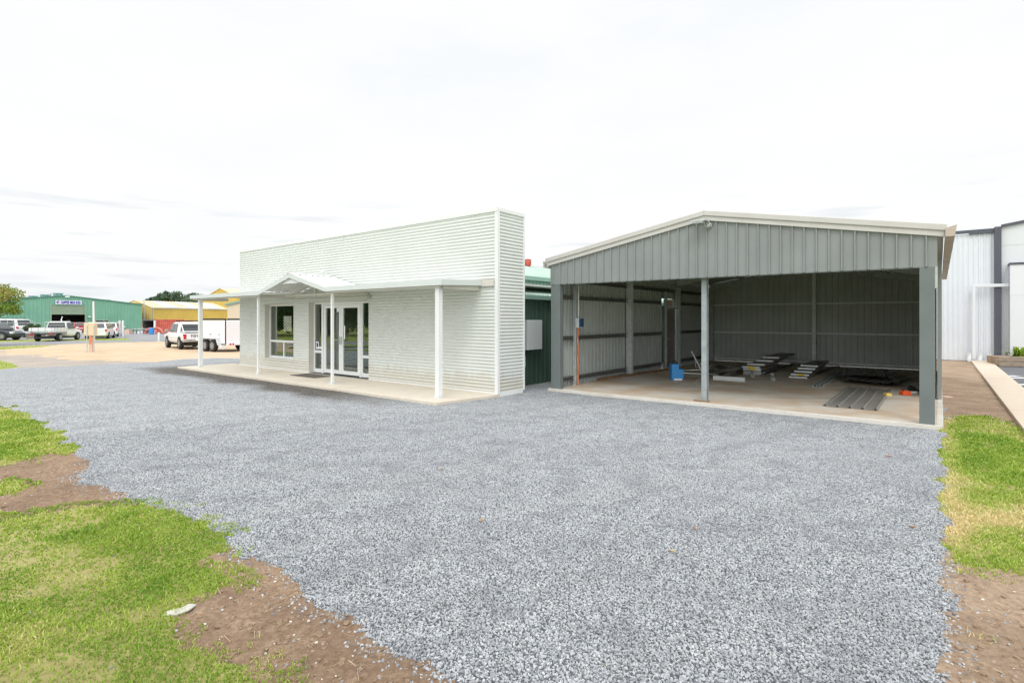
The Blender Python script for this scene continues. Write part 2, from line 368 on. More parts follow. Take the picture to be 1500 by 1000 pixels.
# ------------------------------------------------------------------ ground: one grid cut into zones
Z = dict(
 gravel=[(-10.24,10.8),(-9.44,10.23),(-6.78,8.1),(-5.84,7.24),(-5.62,6.94),(-5.06,6.48),(-4.67,5.84),(-4.21,5.55),(-3.45,5.06),(-3.01,4.77),(-2.66,4.57),(-2.28,4.29),(-2.2,4.09),(-2.06,3.96),(-1.6,3.72),(-1.3,3.43),(-.68,2.82),(-.17,2.55),(.25,2.1),(1.2,1.0),(.8,1.0),(6.75,8.45),(8.2,10.4),(20,26),(18,32),(6,32),(-6.5,20),(-14.5,26.0),(-14.2,25.6),(-15.41,25.29),(-15.08,22.94),(-16.41,22.11),(-17.49,21.29),(-18.62,20.95),(-19.46,20.52),(-21.25,19.77),(-25.14,18.94),(-36,16),(-36,9),(-24,13.5),(-16.0,14.2),(-12.4,12.1)],
 grassA=[(-24,17.8),(-17.82,14.83),(-12.33,12.04),(-10.16,10.71),(-9.51,10.31),(-6.78,8.1),(-5.78,7.16),(-5.68,6.91),(-6.02,6.91),(-5.96,6.64),(-6,6.33),(-6.27,5.84),(-7.75,5.84),(-14,5.8),(-24,9)],
 patch=[(-5.42,5.65),(-5.39,5.84),(-5.14,5.76),(-4.91,5.55),(-4.86,5.34),(-4.97,5.27),(-5.19,5.34)],
 grassB=[(-16,4.0),(-6.42,4.42),(-4.86,4.52),(-4.37,4.61),(-4.16,4.77),(-3.99,4.86),(-3.73,4.91),(-3.41,5),(-3.01,4.77),(-2.65,4.55),(-2.28,4.28),(-2.18,4.03),(-2.22,3.91),(-2.18,3.75),(-1.93,3.6),(-1.86,3.5),(-1.97,3.39),(-2,3.29),(-1.92,3.11),(-1.89,2.94),(-1.74,2.82),(-1.56,2.75),(-1.34,2.63),(-1.13,2.55),(-.96,2.29),(-.9,.6),(-16,.6)],
 grassR=[(4.68,5.84),(5.64,7.05),(6.79,8.45),(7.62,9.38),(8.3,9.65),(8.22,9.13),(8.01,8.45),(8.05,7.86),(5.2,4.4),(3.72,3.46),(3.44,3.63),(3.2,3.67),(3.12,3.77),(3.25,4.03),(3.61,4.49)],
 grassL=[(-30,29.3),(-24.59,25.93),(-22.97,24.72),(-20.45,22.4),(-19.19,20.79),(-18.93,19.96),(-19.2,18.75),(-30,24)],
 road=[(-90,13),(-60,27),(-45.65,34.39),(-40,37.22),(-37.04,39.06),(-35.63,42.19),(-35.17,43.94),(-32.47,46.53),(-30.87,47.22),(-27.27,47.94),(-21.54,48.68),(10,52.5),(10,56),(-22.95,51.87),(-29.03,51.03),(-32.93,50.38),(-36.06,51.03),(-40.56,48.98),(-43.86,46.26),(-58.33,43.94),(-95,26)],
 strip=[(-60,25),(-42.22,35.16),(-36.86,38.87),(-35,41.63),(-33.66,38.59),(-33.33,36.37),(-33.33,35.16),(-38,31.64),(-60,22)],
 verge=[(-90,38),(-63.64,47.94),(-53.12,49.44),(-48.39,51.03),(-39.3,55.51),(-36.06,51.03),(-40.56,48.98),(-43.86,46.26),(-58.33,43.94),(-95,30)],
)
def inpoly(px, py, poly):
    r = np.zeros(px.shape, bool); n = len(poly)
    for i in range(n):
        x1, y1 = poly[i]; x2, y2 = poly[(i+1) % n]
        c = ((y1 > py) != (y2 > py)) & (px < (x2-x1)*(py-y1)/((y2-y1) or 1e-9) + x1)
        r ^= c
    return r
def wob(x, y, s, seed):     # cheap smooth 2-D noise, -1..1
    r = np.zeros_like(x); g = np.random.default_rng(seed)
    for k in range(7):
        a = g.uniform(0, 6.28); f = s*(1.0+.75*k); ph = g.uniform(0, 6.28); ph2 = g.uniform(0, 6.28)
        r += np.sin(f*(x*np.cos(a)+y*np.sin(a))+ph + 1.3*np.sin(f*.6*(y*np.cos(a)-x*np.sin(a))+ph2))/(1+.5*k)
    return r/2.6
def zone_of(x, y):
    d = np.sqrt(x*x+y*y); w = .05+.012*d
    wx = x + w*wob(x, y, 3.0, 1)*.8 + .035*wob(x, y, 17, 5) + .022*wob(x, y, 43, 7) + .012*wob(x, y, 97, 8); wy = y + w*wob(x, y, 3.1, 2)*.8 + .035*wob(x, y, 19, 6) + .022*wob(x, y, 47, 9) + .012*wob(x, y, 103, 10)
    U = CU*x - SU*y; V = SU*x + CU*y
    wU = CU*wx - SU*wy; wV = SU*wx + CU*wy
    z = np.full(x.shape, 0)                                    # 0 soil (near), 1 gravel, 2 turf, 3 sand, 4 asphalt, 5 verge, 6 dry soil (right), 7 dark asphalt, 8 sandy gravel
    z[(U < -19.5) | (y > 24)] = 3
    z[(U < -18.5) & (V > 4.5) & (V < 10.5+.15*(-18.5-U)) & (wV < 9.4+wob(x, y, .8, 9)*.8-.13*(-20-U))] = 8
    z[(U > -.4)] = 6
    z[(U > 1.58) & (V < 27.6)] = 7
    g = inpoly(wx, wy, Z['gravel']) & (wU < .06) & ~((U > -20.6) & (U < -8.5) & (V > 7.6))
    z[g] = 1
    z[inpoly(x, y, Z['grassL'])] = 5
    for k in ('grassA', 'patch', 'grassB', 'grassR'): z[inpoly(wx, wy, Z[k])] = 2
    yard = (y > 50) & (x < -22) & (x > -75) & (y < 88)
    z[yard] = 4
    for k, c in (('verge', 5), ('strip', 5), ('road', 4)): z[inpoly(x, y, Z[k])] = c
    z[(y > 60) & (x > -20)] = 5
    z[(x < -95) | (y > 125) | (x > 60)] = 5
    return z
ys = [.5]
while ys[-1] < 420: ys.append(ys[-1]*(1.011 if ys[-1] < 70 else 1.05))
ts = np.linspace(-1.75, 1.45, 620)
ys = np.array(ys); TT, YY = np.meshgrid(ts, ys); XX = TT*(YY+.6)
def relief(x, y):
    r = np.sqrt(x*x+y*y)
    return zt(x, y) + .006*wob(x, y, 1.4, 11)*np.clip(1.6-r/20, 0, 1)
ZZ = relief(XX, YY)
_z = zone_of(XX, YY); _s = ((_z == 0) | (_z == 6)) & (YY < 14)
ZZ = ZZ + _s*(.008*wob(XX, YY, 9, 81)+.007*wob(XX, YY, 26, 82)+.004*wob(XX, YY, 61, 83))
_s = (_z == 2) & (YY < 14); ZZ = ZZ + _s*.01*wob(XX, YY, 6, 84)
zn = None
nr, nc = XX.shape
cx = (XX[:-1,:-1]+XX[1:,1:])/2; cy = (YY[:-1,:-1]+YY[1:,1:])/2
zn = zone_of(cx, cy)
idx = np.arange(nr*nc).reshape(nr, nc)
quads = np.stack([idx[:-1,:-1], idx[:-1,1:], idx[1:,1:], idx[1:,:-1]], -1)
PTS = np.stack([XX, YY, ZZ], -1).reshape(-1, 3)
def npmesh(name, verts, faces, mat, smooth=True):
    me = bpy.data.meshes.new(name)
    nv = len(verts); nf, k = faces.shape
    me.vertices.add(nv); me.vertices.foreach_set('co', verts.astype(np.float32).ravel())
    me.loops.add(nf*k); me.loops.foreach_set('vertex_index', faces.astype(np.int32).ravel())
    me.polygons.add(nf); me.polygons.foreach_set('loop_start', np.arange(0, nf*k, k, dtype=np.int32))
    me.polygons.foreach_set('use_smooth', np.full(nf, smooth))
    me.update(calc_edges=True); me.materials.append(mat)
    o = bpy.data.objects.new(name, me); COL.objects.link(o); return o
def sub(mask, name, mat, dz=0):
    q = quads[mask]; used, inv = np.unique(q.ravel(), return_inverse=True)
    v = PTS[used].copy(); v[:, 2] += dz
    return npmesh(name, v, inv.reshape(-1, 4), mat)
znb = zn.copy(); znb[(zn == 1) & (np.hypot(cx, cy) < 7.6)] = 9      # darker ground under near stones, shade between them put into its colour
M['gapshade'] = soil_mat('gravel_gap_shade', (.07, .075, .08), (.13, .137, .147), (.21, .22, .235), 2, .2)
for code, name, mk in ((9, 'gravel_shade_base', 'gapshade'), (0, 'soil', 'soil'), (1, 'gravel_yard', 'gravel'), (2, 'lawn', 'turf'), (3, 'sandy_ground', 'sand'), (4, 'road', 'asphalt'),
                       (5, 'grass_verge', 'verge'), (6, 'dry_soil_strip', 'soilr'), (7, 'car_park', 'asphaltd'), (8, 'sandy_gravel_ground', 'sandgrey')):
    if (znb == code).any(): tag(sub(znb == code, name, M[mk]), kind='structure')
# land reaching the horizon all round, just under the detailed sheets
gx = np.concatenate([-np.geomspace(1500, 12, 40), np.linspace(-10, 10, 9), np.geomspace(12, 1500, 40)])
GX, GY = np.meshgrid(gx, gx); GZ = zt(GX, GY) - .05
gi = np.arange(GX.size).reshape(GX.shape)
gq = np.stack([gi[:-1,:-1], gi[:-1,1:], gi[1:,1:], gi[1:,:-1]], -1).reshape(-1, 4)
tag(npmesh('ground', np.stack([GX, GY, GZ], -1).reshape(-1, 3), gq, M['verge']), kind='structure')

# gravel stones (stuff) near the camera
stm = (zn == 1) & (cy < 10.4) & (cx > -1.35*cy-.5) & (cx < 1.15*cy)
scat = sub(stm, 'gravel', M['pebble'])
me = scat.data; co = np.empty(len(me.vertices)*3, np.float32); me.vertices.foreach_get('co', co); co = co.reshape(-1, 3)
dd = np.sqrt(co[:, 0]**2+co[:, 1]**2)
at = me.attributes.new('dens', 'FLOAT', 'POINT'); at.data.foreach_set('value', (np.clip((10.6-dd)/3.6, 0, 1)).astype(np.float32))
# a few strays over the soil next to the gravel
str_ = (zn != 1) & (zn != 7) & (cy < 6.5) & (np.abs(cx) < 8)
ng = bpy.data.node_groups.new('gravel_scatter', 'GeometryNodeTree')
ng.interface.new_socket('Geometry', in_out='INPUT', socket_type='NodeSocketGeometry')
ng.interface.new_socket('Geometry', in_out='OUTPUT', socket_type='NodeSocketGeometry')
n_in = ng.nodes.new('NodeGroupInput'); n_out = ng.nodes.new('NodeGroupOutput')
L = ng.links.new
dp = ng.nodes.new('GeometryNodeDistributePointsOnFaces'); L(n_in.outputs[0], dp.inputs['Mesh'])
na = ng.nodes.new('GeometryNodeInputNamedAttribute'); na.data_type = 'FLOAT'; na.inputs['Name'].default_value = 'dens'
mu = ng.nodes.new('ShaderNodeMath'); mu.operation = 'MULTIPLY'; L(na.outputs['Attribute'], mu.inputs[0]); mu.inputs[1].default_value = 7200
L(mu.outputs[0], dp.inputs['Density'])
ico = ng.nodes.new('GeometryNodeMeshIcoSphere'); ico.inputs['Radius'].default_value = .0083; ico.inputs['Subdivisions'].default_value = 2
sp = ng.nodes.new('GeometryNodeSetPosition'); L(ico.outputs[0], sp.inputs['Geometry'])
nz = ng.nodes.new('ShaderNodeTexNoise'); nz.inputs['Scale'].default_value = 70; nz.inputs['Detail'].default_value = 1
pos = ng.nodes.new('GeometryNodeInputPosition'); L(pos.outputs[0], nz.inputs['Vector'])
vs_ = ng.nodes.new('ShaderNodeVectorMath'); vs_.operation = 'SUBTRACT'; L(nz.outputs['Color'], vs_.inputs[0]); vs_.inputs[1].default_value = (.5, .5, .5)
vm = ng.nodes.new('ShaderNodeVectorMath'); vm.operation = 'SCALE'; L(vs_.outputs[0], vm.inputs[0]); vm.inputs['Scale'].default_value = .013
L(vm.outputs[0], sp.inputs['Offset'])
smn = ng.nodes.new('GeometryNodeSetMaterial'); L(sp.outputs[0], smn.inputs[0]); smn.inputs['Material'].default_value = M['pebble']
ssm = ng.nodes.new('GeometryNodeSetShadeSmooth'); ssm.inputs['Shade Smooth'].default_value = False; L(smn.outputs[0], ssm.inputs[0])
iop = ng.nodes.new('GeometryNodeInstanceOnPoints'); L(dp.outputs['Points'], iop.inputs['Points']); L(ssm.outputs[0], iop.inputs['Instance'])
rv = ng.nodes.new('FunctionNodeRandomValue'); rv.data_type = 'FLOAT_VECTOR'; rv.inputs[0].default_value = (0, 0, 0); rv.inputs[1].default_value = (6.28, 6.28, 6.28)
L(rv.outputs[0], iop.inputs['Rotation'])
rs = ng.nodes.new('FunctionNodeRandomValue'); rs.data_type = 'FLOAT_VECTOR'; rs.inputs[0].default_value = (.55, .5, .4); rs.inputs[1].default_value = (1.45, 1.2, .95)
rs.inputs['Seed'].default_value = 5
L(rs.outputs[0], iop.inputs['Scale'])
L(iop.outputs[0], n_out.inputs[0])
md = scat.modifiers.new('scatter', 'NODES'); md.node_group = ng
tag(scat, kind='stuff'); scat['label'] = 'loose blue grey gravel stones covering the yard'
st2 = sub(str_, 'stray_stones', M['pebble']); me = st2.data
co = np.empty(len(me.vertices)*3, np.float32); me.vertices.foreach_get('co', co); co = co.reshape(-1, 3)
gd = np.zeros(len(co))
for k in range(14):
    a = k*6.283/14
    for rr in (.12, .3): gd += (zone_of(co[:, 0]+rr*math.cos(a), co[:, 1]+rr*math.sin(a)) == 1)
dn = .20*(gd/28)**2 + .0022 + .5*np.clip(gd/28-.12, 0, 1)*np.clip(wob(co[:, 0], co[:, 1], 5, 21)+.15, 0, 1)
dn = np.where(zone_of(co[:, 0], co[:, 1]) == 2, dn*.25, dn)
at = me.attributes.new('dens', 'FLOAT', 'POINT'); at.data.foreach_set('value', (dn*1.6).astype(np.float32))
md = st2.modifiers.new('scatter', 'NODES'); md.node_group = ng
tag(st2, kind='stuff'); st2['label'] = 'stray gravel stones strewn over the bare soil'

# grass blades (stuff)
def blades(mask, dens, name, seed, hmul=1.0, ymax=30):
    g = np.random.default_rng(seed)
    q = quads[mask & (cy < ymax)]; v0 = PTS[q[:, 0]]; v1 = PTS[q[:, 1]]; v2 = PTS[q[:, 2]]; v3 = PTS[q[:, 3]]
    ar = np.linalg.norm(np.cross(v2-v0, v3-v1), axis=1)/2; cen = (v0+v2)/2
    dist = np.hypot(cen[:, 0], cen[:, 1])
    dloc = dens*np.clip(4.2/dist, .05, 1)**1.5
    bare = wob(cen[:, 0], cen[:, 1], 2.2, seed+3)
    dloc = dloc*np.clip(.95+1.0*bare+.6*wob(cen[:, 0], cen[:, 1], 7, seed+6), .22, 1)
    n = g.poisson(ar*dloc); fi = np.repeat(np.arange(len(q)), n); m_ = len(fi)
    a = g.random(m_)[:, None]; b = g.random(m_)[:, None]
    p = (1-a)*(1-b)*v0[fi]+a*(1-b)*v1[fi]+a*b*v2[fi]+(1-a)*b*v3[fi]
    d = np.hypot(p[:, 0], p[:, 1])
    tall = np.clip(wob(p[:, 0], p[:, 1], 3.5, seed+9)*.5+.5, 0, 1)
    h = (.005+.013*g.random(m_)+.020*tall**2*g.random(m_))*hmul*np.clip(d/5, 1, 1.5)
    w = (.0022+.0016*g.random(m_))*np.clip(d/3.2, 1, 4)
    ang = g.uniform(0, 6.283, m_); lean = h*g.uniform(.2, 1.3, m_); la = g.uniform(0, 6.283, m_)
    dx = np.stack([np.cos(ang)*w, np.sin(ang)*w, np.zeros(m_)], -1)
    l1 = np.stack([np.cos(la)*lean*.35, np.sin(la)*lean*.35, h*.6], -1); l2 = np.stack([np.cos(la)*lean, np.sin(la)*lean, h], -1)
    V = np.stack([p-dx, p+dx, p+l1+dx*.7, p+l1-dx*.7, p+l2+dx*.12, p+l2-dx*.12], 1).reshape(-1, 3)
    k = np.arange(m_)[:, None]*6
    F = np.concatenate([k+np.array([0, 1, 2, 3]), k+np.array([3, 2, 4, 5])], 0)
    o = npmesh(name, V, F, M['grass'], False)
    dry = np.clip(.35+.26*wob(p[:, 0], p[:, 1], 1.3, seed+1)+.22*wob(p[:, 0], p[:, 1], 4.3, seed+2)+.1*wob(p[:, 0], p[:, 1], 11, seed+4)+g.normal(0, .17, m_)
        + .55*np.exp(-((p[:, 1]-.25*p[:, 0]-3.55)/.28)**2)*(p[:, 0] > 3.3) + .4*np.exp(-((CU*p[:, 0]-SU*p[:, 1])-.1)**2/.012)*(p[:, 0] > 2), 0, 1)
    o2 = o.data.attributes.new('tone', 'FLOAT', 'POINT'); o2.data.foreach_set('value', np.repeat(dry, 6).astype(np.float32))
    return o
side = cx < 0
o = blades((zn == 2) & side & (cx > -1.35*cy-1), 13000, 'grass', 31); tag(o, 'short green and straw coloured lawn on the left of the gravel', kind='stuff')
o = blades((zn == 2) & ~side, 15000, 'grass', 51); tag(o, 'short green and straw coloured lawn on the right of the gravel', kind='stuff')
def fringe(mask0, dist=(.07, .2)):
    f = np.zeros(mask0.shape)
    sel_ = mask0; x = cx[sel_]; y = cy[sel_]; acc = np.zeros(x.shape)
    for k in range(10):
        a = k*6.283/10
        for rr in dist: acc += (zone_of(x+rr*math.cos(a), y+rr*math.sin(a)) == 2)
    f[sel_] = acc/20; return f
fm = ((zn == 0) | (zn == 6) | ((zn == 1) & (cx < 0) & (cy < 6))) & (cy < 10) & (np.abs(cx) < 11)
fr_ = fringe(fm); cl_ = wob(cx, cy, 7, 91)+.6*wob(cx, cy, 17, 92)
o = blades(fm & (fr_ > .02) & (cl_ > .35-1.1*fr_), 7000, 'grass_tufts', 33); tag(o, 'ragged grass tufts creeping over the edge of soil and gravel', kind='stuff')
spk = (wob(cx, cy, 5.5, 95)+.8*wob(cx, cy, 13, 96)) > 1.08
o = blades(((zn == 0) | (zn == 6)) & spk & (cy < 8), 5000, 'weeds', 35); tag(o, 'sparse green weeds coming up through bare soil', kind='stuff')
o = blades((zn == 5) & (cy < 60) & (cx < -18) & (cx > -70), 900, 'grass', 71, 2.2, 60); tag(o, 'green verge grass beside the far road', kind='stuff')
# clods, dry stalks and chips on the soil
mbc = MB()
g = random.Random(4)
mk = quads[((zn == 0) | (zn == 6)) & (cy < 7) & (cx > -1.3*cy) & (cx < 1.1*cy)]
pc = PTS[mk[:, 0]]
wts = np.clip(1/(.5+np.hypot(pc[:, 0], pc[:, 1])), 0, 1)
sel = rng.choice(len(pc), 9000, replace=True)
def clod(mb, x, y, z, r):
    vs = []; ph = g.random()*6
    for zz, rr in ((0, 1), (.55, .8)):
        for k in range(5):
            a = ph+k*1.257; q = r*rr*g.uniform(.7, 1.25); vs.append((x+q*math.cos(a), y+q*math.sin(a), z+zz*r*g.uniform(.6, 1.1)-.2*r))
    mb.add(vs, [(0,1,6,5),(1,2,7,6),(2,3,8,7),(3,4,9,8),(4,0,5,9),(5,6,7,8,9)])
for i in sel:
    x, y, z = pc[i]; x += g.uniform(-.03, .03); y += g.uniform(-.03, .03); clod(mbc, x, y, z, g.choice((.004, .005, .007, .009, .012, .016, .022)))
o = mbc.build('soil_clods', M['soilr']); tag(o, 'small crumbled clods of brown soil', kind='stuff')
mbc = MB()
for i in rng.choice(len(pc), 420, replace=True):
    x, y, z = pc[i]; a = g.uniform(0, 3.14); l = g.uniform(.02, .09)
    mbc.tube([(x, y, z+.006), (x+l*math.cos(a), y+l*math.sin(a), z+.01+.3*l*g.random())], .0013+.0006*g.random(), 3)
M['straw'] = paint('straw', (.50, .38, .24), .8, 0, .2, 30)
o = mbc.build('dry_stalks', M['straw']); tag(o, 'dry straw stalks lying on the bare soil', kind='stuff')

mbc = MB()
for i in rng.choice(len(pc), 900, replace=True):
    x, y, z = pc[i]; clod(mbc, x+g.uniform(-.03, .03), y+g.uniform(-.03, .03), z, g.choice((.003, .005, .007, .010)))
M['chip'] = paint('pale_chip', (.62, .58, .52), .8, 0, .15, 30)
o = mbc.build('stone_chips', M['chip']); tag(o, 'pale stone chips scattered over the bare soil', kind='stuff')
# fallen leaves on the gravel
def leaf(x, y, lab, c=(.33, .19, .10), s=.036):
    mm = paint('leaf_brown', c, .7, 0, .15, 40)
    mb = MB(); a = x*7.3 % 3.1; ca, sa = math.cos(a)*s, math.sin(a)*s
    mb.add([(x-ca, y-sa, .02), (x+.4*sa, y-.4*ca, .03), (x+ca, y+sa, .025), (x-.4*sa, y+.4*ca, .028), (x, y, .016)], [(0,1,4),(1,2,4),(2,3,4),(3,0,4)])
    tag(mb.build('fallen_leaf', mm), lab, 'leaf', 'fallen leaves on the gravel')
def gp(px, py, z=0.0):
    Y = 791*(H-z)/(py-467); return ((px-750)/791*Y, Y)
leaf(*gp(1017, 777), 'rusty brown leaf on open gravel right of centre')
leaf(*gp(985, 811), 'yellowish leaf lying just nearer than the rusty brown one', (.42, .33, .17))
leaf(*gp(647, 690), 'pale tan leaf on the gravel in front of the white building', (.5, .3, .14))
leaf(*gp(706, 765), 'tan leaf in the middle of the gravel yard', (.42, .28, .14), .04)
leaf(*gp(1338, 775), 'large tan leaf near the right edge of the gravel', (.40, .27, .15), .04)
leaf(*gp(1303, 670), 'small brown leaf nearest the grey open shed', (.45, .2, .08), .05)
leaf(*gp(93, 585), 'brown leaf on the gravel by the far left lawn', (.3, .14, .07), .05)
# broken pale slab piece between lawn and soil
mb = MB(); x, y = gp(262, 895)
mb.prism([(-.06,-.06),(.02,-.05),(.06,.0),(.07,.06),(.02,.07),(.0,.02),(-.03,.01),(-.06,-.01)], 2, 0, .012)
mb.v = [(a+x, b_+y, c_) for a, b_, c_ in mb.v]
tag(mb.build('stone_slab', M['stone'], bevel=.004), 'broken flat pale stone at the lawn edge', 'stone')

# ------------------------------------------------------------------ white office building
F = 9.15                                    # plane of its front wall
WR, WL, WT = -7.64, -19.70, 4.18
off = empty('office_building', P(-13.67, F, .06), 'white corrugated building with tall parapet, glass doors and verandah', 'building')
mb = MB(P)
wu0, wu1, wz0, wz1 = -17.90, -16.08, .40, 2.21
du0, du1, dz1 = -15.20, -12.23, 2.24
S0 = .06
for a, b_, c_, d_ in ((WL, wu0, S0, 4.11), (wu0, wu1, S0, wz0), (wu0, wu1, wz1, 4.11), (wu1, du0, S0, 4.11), (du0, du1, dz1, 4.11), (du1, WR-.05, S0, 4.11)):
    corru(mb, a, b_, c_+ (.03 if c_ == S0 else 0), d_, F)
mb.build('front_wall', M['white'], off, smooth=True)
mb = MB(P); corru(mb, F+.05, 10.09, .09, 4.11, WR, along='v'); mb.build('side_wall', M['white'], off, smooth=True)
mb = MB(P); mb.box(WL-.01, WR+.012, F-.025, F+.02, WT-.085, WT); mb.box(WR-.03, WR+.022, F+.02, 10.13, WT-.085, WT+.001); mb.box(WL-.012, WL+.03, F+.02, 10.13, WT-.085, WT+.001)
mb.box(WL, WR, 10.10, 10.14, WT-.08, WT-.001)
mb.build('parapet_cap', M['trim'], off, .004)
mb = MB(P); mb.box(WR-.075, WR+.016, F-.014, F+.012, S0, WT-.085); mb.box(WR-.012, WR+.016, F+.012, F+.062, S0, WT-.086)
mb.box(WR-.014, WR+.016, 10.08, 10.13, S0, WT-.086); mb.build('corner_flashing', M['trim'], off)
for q_ in ((WL, du0-.02, F-.011, F+.02, S0+.001, .094), (du1+.02, WR-.08, F-.011, F+.02, S0+.001, .094), (WR-.02, WR+.011, F+.07, 10.07, .0, .094)):
    mb = MB(P); mb.box(*q_); mb.build('base_flashing', M['trim'], off)
# parapet back and left side
mb = MB(P); corru(mb, F+.03, 10.09, .15, 4.11, WL, along='v'); mb.box(WL+.05, WR-.02, 10.07, 10.1, 2.7, 4.11); mb.build('parapet_back', M['white'], off)
# window with reveal
win = MB(P); rv_ = .18
win.box(wu0-.03, wu0+.015, F-.004, F+rv_, wz0-.03, wz1+.03); win.box(wu1-.015, wu1+.06, F+.004, F+rv_, wz0-.03, wz1+.03)
win.box(wu0+.015, wu1-.015, F-.004, F+rv_, wz1-.012, wz1+.04); win.box(wu0+.015, wu1-.015, F-.02, F+rv_, wz0-.04, wz0+.012)
wf = win.build('window', M['cream'], off)
fr = MB(P); a0, a1, y0, y1 = wu0+.015, wu1-.015, F+rv_-.03, F+rv_+.03; b0, b1 = wz0+.012, wz1-.012; t = .055
fr.box(a0, a0+t, y0, y1, b0, b1); fr.box(a1-t, a1, y0, y1, b0, b1); fr.box(a0+t, a1-t, y0, y1, b1-t, b1); fr.box(a0+t, a1-t, y0, y1, b0, b0+t+.02)
zm = .98; fr.box(a0+t, a1-t, y0, y1, zm-.035, zm+.035); fr.box((a0+a1)/2+.0, (a0+a1)/2+.06, y0, y1, b0+t+.02, zm-.035)
fr.build('frame', M['alu'], wf, .003)
g_ = MB(P); g_.box(a0+t, a1-t, F+rv_-.004, F+rv_+.004, zm+.035, b1-t); g_.build('pane', M['glass'], wf)
g_ = MB(P); g_.box(a0+t, (a0+a1)/2, F+rv_-.004, F+rv_+.004, b0+t+.02, zm-.035); g_.box((a0+a1)/2+.06, a1-t, F+rv_-.004, F+rv_+.004, b0+t+.02, zm-.035); g_.build('lower_pane', M['glass'], wf)
# entrance: reveal, two sidelights, two leaves
en = MB(P); en.box(du0-.03, du0+.012, F-.004, F+rv_, S0, dz1+.03); en.box(du1-.012, du1+.06, F+.004, F+rv_, S0, dz1+.03)
en.box(du0+.012, du1-.012, F-.004, F+rv_, dz1-.012, dz1+.04); ent = en.build('entrance', M['cream'], off)
def leafframe(name, a0, a1, z0, z1, t, mid=None, parent=ent, y=F+rv_, tb=None):
    fr = MB(P); y0, y1 = y-.028, y+.028; tb = tb or t
    fr.box(a0, a0+t, y0, y1, z0, z1); fr.box(a1-t, a1, y0, y1, z0, z1); fr.box(a0+t, a1-t, y0, y1, z1-t, z1); fr.box(a0+t, a1-t, y0, y1, z0, z0+tb)
    gs = [(z0+tb, z1-t)]
    if mid:
        fr.box(a0+t, a1-t, y0, y1, mid-.04, mid+.04); gs = [(z0+tb, mid-.04), (mid+.04, z1-t)]
    o = fr.build(name, M['alu'], parent, .003)
    g_ = MB(P)
    for c_, d_ in gs: g_.box(a0+t, a1-t, y-.004, y+.004, c_, d_)
    g_.build('pane', M['glass'], o); return o
leafframe('sidelight', du0+.015, -14.70, .08, dz1-.015, .06, .72, tb=.12)
leafframe('sidelight', -12.775, du1-.015, .08, dz1-.015, .06, .66, tb=.12)
d1 = leafframe('door', -14.63, -13.755, .10, 2.14, .10, tb=.11); d2 = leafframe('door', -13.745, -12.845, .10, 2.14, .10, tb=.11)
fr = MB(P); fr.box(-14.70, -14.635, F+rv_-.045, F+rv_+.04, .07, 2.225); fr.box(-12.84, -12.775, F+rv_-.045, F+rv_+.04, .07, 2.225); fr.box(-14.635, -12.84, F+rv_-.045, F+rv_+.04, 2.145, 2.225)
fr.build('door_frame', M['alu'], ent, .003)
hb = MB(P); hb.box(-13.83, -13.78, F+.13, F+.15, .98, 1.2); hb.tube([(-13.805, F+.13, 1.1), (-13.805, F+.08, 1.1), (-13.93, F+.08, 1.1)], .012, 8); hb.build('handle', M['galvd'], d1)
hb = MB(P); hb.box(-13.73, -13.69, F+.13, F+.15, .98, 1.2); hb.tube([(-13.71, F+.13, 1.1), (-13.71, F+.08, 1.1), (-13.60, F+.08, 1.1)], .012, 8); hb.build('handle', M['galvd'], d2)
hb = MB(P); hb.box(-13.62, -13.57, F+.168, F+.172, 1.13, 1.52); hb.build('door_sticker', M['signw'], d2)
hb = MB(P); hb.box(-13.98, -13.87, F+.168, F+.172, 1.93, 2.03); hb.build('door_sticker', M['signw'], d1)
hb = MB(P); hb.box(-15.07, -14.93, F+.168, F+.172, .80, 1.02); nb = hb.build('notice', M['signw'], ent)
hb = MB(P); hb.box(-15.035, -14.965, F+.162, F+.166, .86, .985); hb.build('notice_print', M['blackp'], nb)
hb = MB(P); hb.box(-14.92, -14.77, F+.168, F+.172, .81, .87); hb.build('notice', M['signw'], ent)
# interior seen through the glass
mb = MB(P); mb.box(WL+.03, WR-.03, F+.03, 10.05, .02, .065); mb.box(-19.4, -8.6, 10.05, 14.0, .02, .065); mb.build('inner_floor', M['carpet'], off)
mb = MB(P); mb.box(-19.45, -8.55, 14.0, 14.08, .065, 2.6); mb.box(-15.7, -15.6, F+.4, 14.0, .065, 2.6); mb.box(-10.3, -10.2, F+.4, 14, .065, 2.6)
mb.box(-13.3, -13.15, 12.4, 12.55, .065, 2.6); mb.build('inner_wall', M['room'], off)
mb = MB(P); mb.box(-19.45, -8.55, F+.35, 14.0, 2.6, 2.65); mb.build('ceiling', M['room'], off)
mb = MB(P); mb.box(WL+.05, wu0-.04, F+.06, F+.10, .065, 2.6); mb.box(wu1+.07, du0-.04, F+.06, F+.10, .065, 2.6); mb.box(du1+.07, WR-.06, F+.06, F+.10, .065, 2.6)
mb.box(WL+.05, WR-.06, F+.06, F+.34, 2.3, 2.6); mb.build('inner_lining', M['room'], off)
